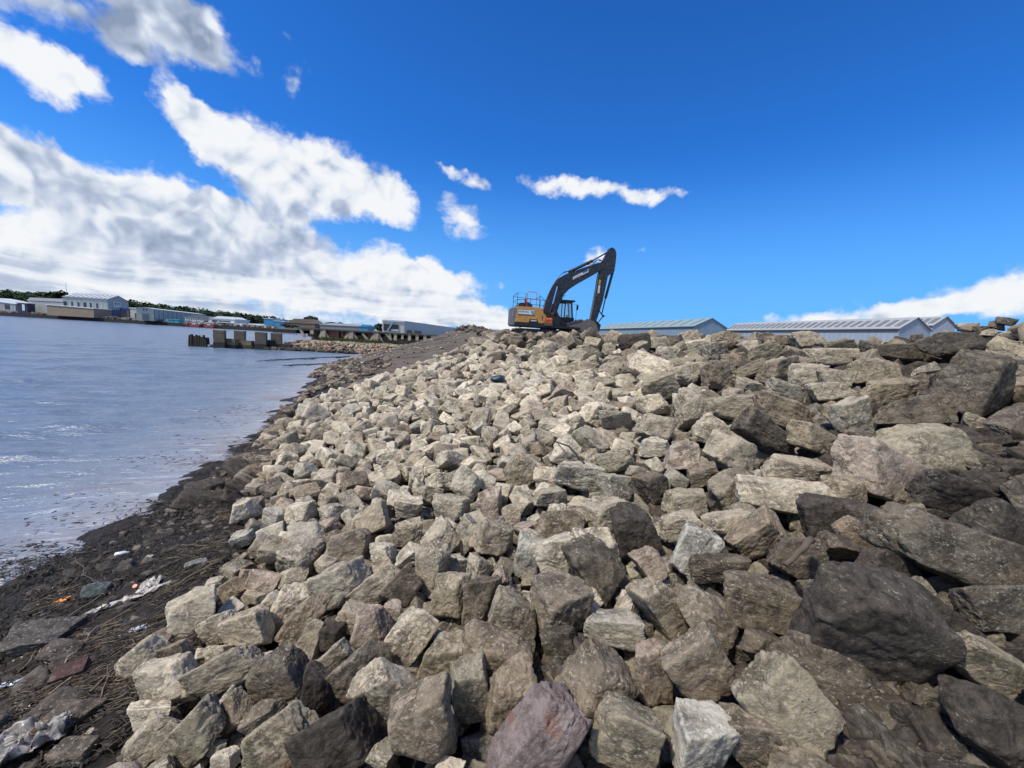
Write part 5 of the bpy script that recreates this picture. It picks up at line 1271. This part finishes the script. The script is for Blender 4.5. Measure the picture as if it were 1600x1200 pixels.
# ------------------------------------------------------------------ the beach: stones, weed, drift and litter
def beach_pt(q, y0=.6, y1=30, pw=1.6, lo=-.2, hi=1.0):
    y = y0 + (y1 - y0) * q.random() ** pw; tx = float(np.interp(y, TY, TX)); rf = float(rockfoot(y)) if y < 26 else tx + 4.0
    u = q.uniform(lo, hi); x = tx + (rf - tx) * u
    return x, y, u
def beach():
    mud = [((.026, .021, .017), .8), ((.04, .033, .026), .8), ((.055, .046, .036), .6), ((.10, .083, .065), .5)]
    def z1(q): x, y, u = beach_pt(q, .3, 30, 1.5, .06, 1.1); return (x, y, float(land(x, y)) + .01)
    tag(stone_heap('beach_stones', 5200, z1, lambda q, x, y: min(.12, math.exp(q.gauss(-3.9, .5))) * (1 + .06 * y), mud, 51), 'small dark stones and clods strewn over the muddy foreshore', 'stones')
    def z2(q):
        y = 24 + 22 * q.random(); tx = float(np.interp(y, TY, TX)); x = tx + q.random() ** 1.3 * 2.6 - .7; return (x, y, float(land(x, y)) + .03)
    tag(stone_heap('shore_stones', 1500, z2, lambda q, x, y: math.exp(q.gauss(-2.2, .4)), [((.09, .075, .055), .6), ((.17, .14, .10), .3), ((.05, .04, .03), .8)], 52), 'dark stones lining the water below the bare bank', 'stones')
    def z3(q): x, y, u = beach_pt(q, 6, 26, 1.0, .35, 1.25); return (x, y, float(land(x, y)) + .05)
    tag(stone_heap('foot_stones', 420, z3, lambda q, x, y: math.exp(q.gauss(-2.3, .4)), [((.13, .10, .07), .5), ((.20, .165, .12), .3), ((.06, .05, .04), .8)], 53, lv=4), 'middling brown stones along the foot of the armour slope', 'stones')
    def z4(q):
        a, b, r = MUDS[q.choice((0, 0, 0, 1, 1, 2, 3))]; t = q.uniform(0, 6.28); k = math.sqrt(q.random()) * r * 1.35; x, y = a + math.cos(t) * k, b + math.sin(t) * k; return (x, y, float(land(x, y)) + .015)
    tag(stone_heap('mud_clods', 3600, z4, lambda q, x, y: math.exp(q.gauss(-4.3, .6)) * (1 + .22 * math.hypot(x, y)), [((.035, .029, .022), .9), ((.06, .05, .038), .7), ((.09, .075, .055), .6)], 54, lv=4), 'dark mud clods and chips in the hollows between the large boulders', 'clods')
    def z5(q):
        y = q.uniform(24, 49); cxx = float(np.interp(y, CY, CX)); tx = float(np.interp(y, TY, TX)); x = tx + 1.5 + (cxx - tx - 1) * q.random()
        return (x, y, float(land(x, y)) + .04) if bare(x, y) > .3 else None
    tag(stone_heap('bank_stones', 420, z5, lambda q, x, y: math.exp(q.gauss(-2.9, .45)), [((.16, .135, .105), .4), ((.27, .235, .18), .1), ((.07, .06, .048), .7)], 56), 'loose stones and clods lying on the bare graded bank', 'stones')
    def z6(q):
        y = q.uniform(28, 49); cxx = float(np.interp(y, CY, CX)); x = cxx + q.gauss(.1, .5)
        return (x, y, float(land(x, y)) + .22) if bare(x, y) > -.5 else None
    tag(stone_heap('spoil_clods', 260, z6, lambda q, x, y: math.exp(q.gauss(-2.0, .4)), [((.085, .07, .055), .8), ((.12, .10, .08), .6)], 57, lv=4), 'dark clods of spoil along the top edge of the bare bank', 'clods')
    # seaweed: matted dark straps
    m, t, b = new_mat('seaweed'); g = t.new('ShaderNodeNewGeometry').outputs['Position']
    t.put(b.inputs['Base Color'], t.mix(t.noise(g, 9, 4, .6), (.010, .009, .007), (.045, .036, .02))); b.inputs['Roughness'].default_value = .6; b.inputs['Specular IOR Level'].default_value = .3
    q = random.Random(61); V, FA = [], []
    def strap(x, y, z, a, L, w):
        n = 5; base = len(V); cur = q.uniform(-1.2, 1.2)
        for i in range(n):
            s = i / (n - 1); aa = a + cur * s; px = x + math.cos(a + cur * s * .5) * L * s; py = y + math.sin(a + cur * s * .5) * L * s
            pz = max(z, float(land(px, py)) + .012) + .02 * math.sin(s * 3.1) + q.uniform(0, .012); ww = w * (1 - .6 * abs(s - .4))
            V.append((px - math.sin(aa) * ww, py + math.cos(aa) * ww, pz + q.uniform(-.6, .6) * ww)); V.append((px + math.sin(aa) * ww, py - math.cos(aa) * ww, pz + q.uniform(-.6, .6) * ww))
        for i in range(n - 1): k = base + 2 * i; FA.append((k, k + 1, k + 3, k + 2))
    blobs = []
    for i in range(300):
        x, y, u = beach_pt(q, .4, 13, 1.5, -.02, .95); blobs.append((x, y, q.uniform(.08, .32)))
    for (px, py) in ((190, 1105), (160, 1140), (235, 1005), (140, 960), (40, 960), (110, 890), (270, 940), (150, 905), (120, 925), (170, 880), (250, 900), (300, 850), (60, 950), (330, 800), (360, 770), (40, 900), (150, 860), (210, 840), (90, 985), (420, 720), (360, 750)):
        P = hit(px, py); blobs += [(P[0] + q.uniform(-.25, .25), P[1] + q.uniform(-.25, .25), .22)] * 3
    for (x, y, r) in blobs:
        for k in range(int(34 + r * 150)):
            a = q.uniform(0, 6.28); s = math.sqrt(q.random()) * r; px, py = x + math.cos(a) * s * 1.6, y + math.sin(a) * s
            strap(px, py, .0, q.gauss(.6, .8), q.uniform(.03, .10) * (1 + y * .06), q.uniform(.002, .006) * (1 + y * .08))
    me = bpy.data.meshes.new('seaweed'); me.from_pydata(V, [], FA); me.update(); me.polygons.foreach_set('use_smooth', [True] * len(me.polygons))
    tag(link('seaweed', me, m), 'matted black seaweed heaped along the wet edge of the foreshore', 'seaweed', kind='stuff')
    # floating weed rafts
    V, FA = [], []
    for (cx, cy, n, r) in ((330, 850 - 60, 0, .1), (290, 715, 60, .35), (240, 722, 40, .3), (200, 795, 50, .3), (340, 660, 60, .6), (370, 645, 50, .6), (320, 690, 50, .5), (140, 860, 70, .22), (40, 880, 50, .22), (180, 900, 40, .1), (100, 815, 40, .25), (395, 640, 40, .5), (150, 785, 40, .3), (30, 860, 70, .2), (60, 905, 60, .16)):
        P = atZ(cx, cy, .02)
        for k in range(int(n * .6)):
            a = q.uniform(0, 6.28); s = math.sqrt(q.random()) * r; x, y = P[0] + math.cos(a) * s * 2.6, P[1] + math.sin(a) * s
            b0 = len(V); L = q.uniform(.01, .045) * (1 + .05 * P[1]); w = .009 * (1 + .05 * P[1]); aa = q.gauss(.3, .7)
            for sx, sy in ((-1, -1), (1, -.6), (1, 1), (-.7, .8)): V.append((x + math.cos(aa) * L * sx - math.sin(aa) * w * sy, y + math.sin(aa) * L * sx + math.cos(aa) * w * sy, .05 + q.uniform(0, .02)))
            FA.append((b0, b0 + 1, b0 + 2, b0 + 3))
    me = bpy.data.meshes.new('floating_weed'); me.from_pydata(V, [], FA); me.update()
    tag(link('floating_weed', me, m), 'scraps of dark weed floating in the shallows', 'seaweed', kind='stuff')
    # straw and fine twigs
    st = flat_mat('dry_reed', (.25, .19, .115), .8, var=.5, scale=6); q = random.Random(62); mb = MB()
    cent = [hit(*p) for p in ((120, 1020), (60, 1070), (190, 1000), (250, 985), (90, 1110), (170, 1060), (60, 1010), (230, 940), (300, 900), (330, 860), (140, 1090), (30, 1100), (210, 1050), (150, 1135), (195, 1095), (240, 1015), (100, 940), (280, 870), (350, 810))]
    for i in range(1150):
        c = cent[q.randrange(len(cent))]; x, y = c[0] + q.gauss(0, .18), c[1] + q.gauss(0, .15); a = q.gauss(.55, .6); L = q.uniform(.03, .16)
        p0 = Vector((x, y, float(land(x, y)) + q.uniform(.015, .06))); x2, y2 = x + math.cos(a) * L, y + math.sin(a) * L; p2 = Vector((x2, y2, float(land(x2, y2)) + q.uniform(.015, .07)))
        md = (p0 + p2) / 2 + Vector((q.uniform(-.01, .01), q.uniform(-.01, .01), q.uniform(-.004, .01))); r_ = q.uniform(.0007, .0024)
        mb.tube([p0, md, p2], r_, 4, cap=False)
    tag(mb.build('reed_litter', st), 'pale broken reeds and straw scattered over the black weed', 'reeds', kind='stuff')
    mb = MB()
    for i in range(1500):
        c = cent[q.randrange(len(cent))]; x, y = c[0] + q.gauss(0, .22), c[1] + q.gauss(0, .2); a = q.gauss(.6, .7); L = q.uniform(.04, .2); pts = []
        cv = q.gauss(0, .5)
        for k in range(4):
            s_ = k / 3; px, py = x + math.cos(a + cv * s_) * L * s_, y + math.sin(a + cv * s_) * L * s_; pts.append((px, py, float(land(px, py)) + .03 + q.uniform(0, .035)))
        r_ = q.uniform(.0012, .0045); mb.tube(pts, [r_, r_ * .9, r_ * .7, r_ * .4], 5, cap=False)
    tag(mb.build('twigs', flat_mat('wet_twig', (.055, .042, .032), .7, var=.6, scale=9)), 'tangle of dark wet twigs among the weed', 'twigs', kind='stuff')
    # driftwood one can tell apart
    wood = {'p': flat_mat('bleached_wood', (.36, .28, .19), .85, var=.35, scale=9, bump=.4), 'g': flat_mat('grey_wood', (.17, .14, .11), .85, var=.4, scale=9, bump=.4), 'd': flat_mat('wet_wood', (.045, .036, .028), .6, var=.4, scale=9, bump=.4)}
    SK = [((300, 772), (395, 779), .012, 'g', 'grey branch lying at the water edge beside the rocks'), ((105, 975), (165, 935), .004, 'p', 'thin pale stick right of the orange scrap'),
          ((270, 925), (345, 885), .0035, 'p', 'straight pale cane pointing at the foot of the rock slope'), ((100, 1052), (150, 990), .006, 'p', 'pinkish forked stick above the brick'),
          ((78, 1100), (118, 1068), .006, 'p', 'pale curved bone-like stick below the brick'), ((190, 1050), (232, 1012), .009, 'd', 'thick dark wet stick among the reeds'),
          ((155, 1115), (176, 1060), .005, 'g', 'knobbly grey twig lying left of the pale granite rocks'), ((35, 1060), (62, 1022), .0025, 'p', 'bent reed standing like a hairpin, left part'),
          ((62, 1022), (70, 1060), .0025, 'p', 'bent reed standing like a hairpin, right part'), ((120, 990), (185, 945), .007, 'd', 'long dark stick left of the torn bag'),
          ((165, 985), (225, 950), .003, 'p', 'thin pale twig below the torn bag'), ((120, 880), (140, 925), .003, 'g', 'thin grey twig beside the round grey stone'),
          ((285, 860), (325, 862), .005, 'g', 'short grey stick near the pale flat stone'), ((235, 905), (300, 875), .004, 'g', 'grey twig behind the torn bag'), ((140, 1095), (190, 1050), .007, 'g', 'grey curved branch right of the brick'),
          ((60, 1075), (20, 1098), .003, 'p', 'fine straw stalk beside the blue plastic scrap')]
    for i, (a, b_, r_, w, lab) in enumerate(SK):
        A, B = hit(*a), hit(*b_); q = random.Random(i); n = 6; pts = []
        for k in range(n):
            s = k / (n - 1); P = A * (1 - s) + B * s; L = np.linalg.norm(B - A)
            pts.append((P[0] + q.gauss(0, .02) * L, P[1] + q.gauss(0, .02) * L, float(land(P[0], P[1])) + .05 + r_ + q.uniform(0, .012)))
        m_ = MB(); m_.tube(pts, [r_ * (1 - .35 * k / n) * q.uniform(.85, 1.1) for k in range(n)], 7)
        if r_ > .0045: p = Vector(pts[3]); m_.tube([p, p + Vector((q.uniform(-.05, .05), q.uniform(.02, .06), .03))], [r_ * .6, r_ * .3], 5)
        tag(m_.build('driftwood', wood[w], smooth=True), lab, 'stick', 'driftwood on the foreshore')
    # single stones and rubbish
    def stone(px, py, w, h, tint, mudv, name, label, cat, var, flat=.5, tilt=0, grp=None, level=6, rough=1.0, p=12, up=.3):
        P = hit(px, py + h * .3, .03); d = (P - CP) @ _f; s = d / F
        V = rock_verts(900 + var, level, p, rough); o = bpy.data.objects.new(name, np_mesh(name, V, ico(level)[1])); o.data.materials.append(M_ROCK); COL.objects.link(o)
        c = hit(px, py, .04)
        o.matrix_world = Matrix.Translation(Vector((c[0], c[1], c[2] + w * s * .5 * flat * up))) @ (Matrix.Rotation(math.radians(tilt), 3, 'Z') @ Matrix.Diagonal(Vector((w * s / 2, w * s / 2 * .75, w * s / 2 * flat)))).to_4x4()
        o.color = (*tint, mudv); tag(o, label, cat, grp); return o
    stone(152, 925, 34, 26, (.085, .10, .10), -.2, 'cobble', 'smooth rounded blue-grey cobble on the black weed', 'stone', 1, .7, 20, rough=.25, p=7)
    stone(62, 1003, 92, 44, (.068, .06, .05), .4, 'slab', 'wide flat grey slab lying on the black weed at the left', 'stone', 2, .22, 15, rough=.7, p=30, up=1.2)
    stone(200, 885, 24, 14, (.07, .06, .05), .3, 'cobble', 'dark oval stone right of the white bottle', 'stone', 3, .6, 0, rough=.4, p=8)
    stone(307, 883, 30, 18, (.12, .115, .10), .1, 'slab', 'greenish flat stone touching the short grey stick', 'stone', 4, .4, 30)
    stone(234, 872, 11, 9, (.33, .29, .23), -.2, 'cobble', 'tiny pale round pebble between the bottle and the rocks', 'stone', 5, .7, 0, rough=.3, p=8)
    stone(112, 1128, 74, 52, (.095, .075, .055), .5, 'boulder', 'brown muddy boulder beside the plastic sheet', 'stone', 6, .5, 20)
    stone(118, 1178, 60, 44, (.11, .09, .065), .5, 'boulder', 'lower brown boulder at the bottom edge left of the rocks', 'stone', 7, .5, 0)
    stone(75, 1150, 28, 26, (.18, .15, .10), .2, 'cobble', 'small tan stone tucked beside the muddy boulder', 'stone', 8, .6, 0)
    stone(144, 1146, 13, 12, (.36, .33, .25), -.2, 'cobble', 'small cream pebble in the mud left of the buff rocks', 'stone', 9, .8, 0, rough=.3, p=8)
    stone(255, 1000, 46, 22, (.13, .10, .08), .4, 'cobble', 'brown flat stone at the edge of the buff block', 'stone', 11, .5, 0)
    stone(100, 1022, 60, 22, (.07, .055, .045), .5, 'cobble', 'dark brown stone just below the flat slab', 'stone', 12, .4, 0)
    # half brick
    P = hit(115, 1052, .05); d = (P - CP) @ _f; s = d / F
    me = rough_block(40 * s, 26 * s, 22 * s, 5); o = link('brick', me, flat_mat('old_brick', (.065, .03, .025), .9, var=.4, scale=14, bump=.5, dirt=(.16, .13, .10, 1), dirt_amt=.9)); o.location = Vector(P) + Vector((0, 0, -.035)); o.rotation_euler = (.25, -.15, .5)
    tag(o, 'dark red half brick lying among the reeds', 'brick')
    # crumpled sheets
    def sheet(px, py, w, h, mat, name, label, cat, ang, seed, lift=.05, nx=26, ny=16, crump=.35, shape=None):
        P = hit(px, py, lift); d = (P - CP) @ _f; s = d / F; V = []; q = random.Random(seed); ca, sa = math.cos(ang), math.sin(ang)
        U, Vv = np.meshgrid(np.linspace(-1, 1, nx), np.linspace(-1, 1, ny), indexing='ij'); U = U.ravel(); Vv = Vv.ravel()
        wob = 1 + .35 * vnoise(np.stack([U * 2.2, Vv * 0, U * 0], 1), seed); Q = np.stack([U * 2, Vv * 2, U * 0], 1)
        x = (U * w / 2 + fbm(Q * 1.5, 3, seed) * w * .12) * s; y = (Vv * h / 2 * (shape(U) if shape else wob) + fbm(Q * 1.5, 3, seed + 1) * h * .2) * s
        z = (np.abs(fbm(Q * 1.6, 4, seed + 2)) * 1.6 + .12 * fbm(Q * 5, 3, seed + 3)) * crump * min(w, h) * s
        X = P[0] + x * ca - y * sa; Y = P[1] + x * sa + y * ca; Z = land(X, Y) + lift * .6 + z
        me = np_mesh(name, np.stack([X, Y, Z], 1), grid_faces(nx, ny)); o = link(name, me, mat)
        sm = o.modifiers.new('thickness', 'SOLIDIFY'); sm.thickness = .0012
        tag(o, label, cat); return o
    pl = flat_mat('dirty_plastic', (.50, .47, .43), .5, var=.3, scale=20, dirt=(.20, .16, .12, 1), dirt_amt=.6)
    sheet(205, 935, 92, 20, pl, 'plastic_bag', 'torn dirty white plastic bag stretched over the sticks', 'bag', .75, 5, shape=lambda u: .35 + .75 * np.clip(np.sin(u * 1.9 + 1.2), 0, 1) + .25 * np.sin(u * 7))
    sheet(238, 912, 22, 20, pl, 'plastic_scrap', 'whitish twisted plastic loop at the upper end of the torn bag', 'litter', .3, 6, nx=14, ny=12, crump=.6)
    sheet(216, 982, 24, 13, flat_mat('pale_plastic', (.50, .53, .58), .3, var=.15, scale=20), 'plastic_scrap', 'small pale bluish plastic scrap below the torn bag', 'litter', .4, 8, nx=12, ny=10)
    sheet(228, 962, 56, 14, flat_mat('dark_cloth', (.05, .06, .075), .8, var=.3, scale=20), 'cloth', 'dark blue-grey rag right of the torn bag', 'cloth', .6, 9)
    sheet(15, 1068, 36, 14, flat_mat('blue_white_plastic', (.55, .64, .72), .3, var=.1, scale=20), 'plastic_scrap', 'pale blue plastic scrap at the left edge of the photo', 'litter', .45, 10, nx=12, ny=10, crump=.25)
    sheet(20, 1158, 130, 62, flat_mat('grey_sheeting', (.30, .28, .26), .4, var=.5, scale=14, dirt=(.14, .12, .07, 1), dirt_amt=.8), 'plastic_sheet', 'large crumpled grey plastic sheet in the bottom left corner', 'sheet', .35, 11, nx=60, ny=40, crump=.42, lift=.13)
    sheet(97, 937, 17, 9, flat_mat('orange_plastic', (.85, .30, .06), .4, var=.2, scale=30), 'orange_scrap', 'bright orange plastic scrap on the black weed', 'litter', .2, 12, nx=8, ny=7)
    P = hit(213, 918, .06); s = ((P - CP) @ _f) / F; mb = MB(); mb.tube([(0, 0, 0), (.0, 0, 7 * s)], [3.8 * s, 3.0 * s], 14); o = mb.build('litter', flat_mat('salmon_plastic', (.72, .33, .20), .4, var=.1), bevel=.001); o.location = Vector(P); o.rotation_euler = (.6, .3, 0); tag(o, 'salmon pink bottle cap beside the torn bag', 'litter')
    P = hit(190, 865, .05); s = ((P - CP) @ _f) / F; mb = MB(); mb.tube([(-8 * s, 0, 0), (-7 * s, 0, 0), (4 * s, 0, 0), (6 * s, 0, 0), (9 * s, 0, 0)], [2.5 * s, 3.4 * s, 3.4 * s, 1.6 * s, 1.5 * s], 12); o = mb.build('bottle', flat_mat('white_plastic', (.75, .77, .75), .35, var=.05), smooth=True); o.location = Vector(P); o.rotation_euler = (0, 0, .6); tag(o, 'small white plastic bottle lying near the water', 'bottle')
    q = random.Random(90)
    V = MB()
    for i in range(130):
        x, y, u = beach_pt(q, .5, 9, 1.4, .15, 1.0); z = float(land(x, y)) + .04; k = q.uniform(.002, .007)
        V.box((x, y, z), (k * 2, k, k * .6), M=Matrix.Rotation(q.uniform(0, 6), 3, 'Z') @ Matrix.Rotation(q.uniform(-.5, .5), 3, 'X'))
    tag(V.build('shell_fragments', flat_mat('shell', (.60, .55, .46), .6)), 'tiny pale shell and plastic chips dotted over the mud', 'shells', kind='stuff')
beach()

# ------------------------------------------------------------------ odds and ends on the slope
def odds():
    wd = flat_mat('split_log', (.13, .10, .07), .9, var=.4, scale=14, bump=.6)
    A, B = hit(1228, 882, .30), hit(1268, 842, .34); m = MB(); n = 7; q = random.Random(3)
    m.tube([tuple(A * (1 - k / n) + B * (k / n) + np.array([q.gauss(0, .004), q.gauss(0, .004), q.gauss(0, .004)])) for k in range(n + 1)], [.016 + .010 * (k / n) ** 2 for k in range(n + 1)], 9); tag(m.build('branch', wd, smooth=True), 'short split branch resting on a dark rock right of centre', 'stick')
    bl = flat_mat('black_rubber', (.012, .012, .013), .5)
    A, B = hit(868, 690, .30), hit(913, 724, .30); m = MB(); m.tube([tuple(A), tuple((A + B) / 2 + np.array([0, 0, .07])), tuple(B)], .011, 6); tag(m.build('cable', bl, smooth=True), 'thin black cable crossing the pale rocks above the middle', 'cable')
    A, B = hit(508, 922, .14), hit(548, 905, .16); m = MB(); m.tube([tuple(A), tuple((A + B) / 2 + np.array([0, 0, .02])), tuple(B)], .003, 6); tag(m.build('wire', bl), 'thin wire lying over a light grey rock, lower left slope', 'wire')
    P = hit(778, 592, .35); V = rock_verts(321, 4, 12, 1.6); me = np_mesh('tarpaulin_scrap', V, ico(4)[1]); o = link('tarpaulin_scrap', me, flat_mat('teal_tarp', (.025, .055, .068), .5, var=.4, scale=8)); o.location = Vector(P); o.scale = (.26, .2, .14); tag(o, 'crumpled dark teal tarpaulin scrap wedged in the far slope', 'litter')
    # red chip on the grey rock
    R = [r for r in ROCKS if r.get('hand') == (606, 1074)][0]; V = rock_verts(55, 4, 12, .6); me = np_mesh('brick_chip', V, ico(4)[1]); o = link('brick_chip', me, flat_mat('brick_red', (.32, .10, .06), .9, var=.2, scale=30)); d = (R['loc'] - CP) @ _f; s = d / F
    o.location = Vector(CP + ray(599, 1066) * (d - R['sc'][2] * .92)); o.scale = (4 * s, 3.4 * s, 2 * s); tag(o, 'small brick-red chip on the light grey rock, lower centre', 'chip')
    # green weeds at the right hand crest
    q = random.Random(77); V, Fc = [], []
    for i in range(2600):
        px = q.uniform(1545, 1625); py = 541 + q.uniform(-7, 9) - (px - 1585) * .02; P = atY(px, py, 8.2 + q.uniform(-.4, .6)); k = q.uniform(.012, .035); a = q.uniform(0, 6.28); b = len(V); t = q.uniform(-.7, .7)
        for sx, sy in ((-1, 0), (0, -.6), (1, 0), (0, .6)): V.append((P[0] + math.cos(a) * k * sx - math.sin(a) * k * sy, P[1] + math.sin(a) * k * sx + math.cos(a) * k * sy, P[2] + t * k * sx + .3 * k * sy))
        Fc.append((b, b + 1, b + 2, b + 3))
    me = bpy.data.meshes.new('weeds'); me.from_pydata(V, [], Fc); me.update(); tag(link('weeds', me, leaf_mat('crest_weed', (.03, .075, .03), (.05, .12, .045))), 'low green weeds between the boulders at the right hand crest', 'weeds', kind='stuff')
odds()
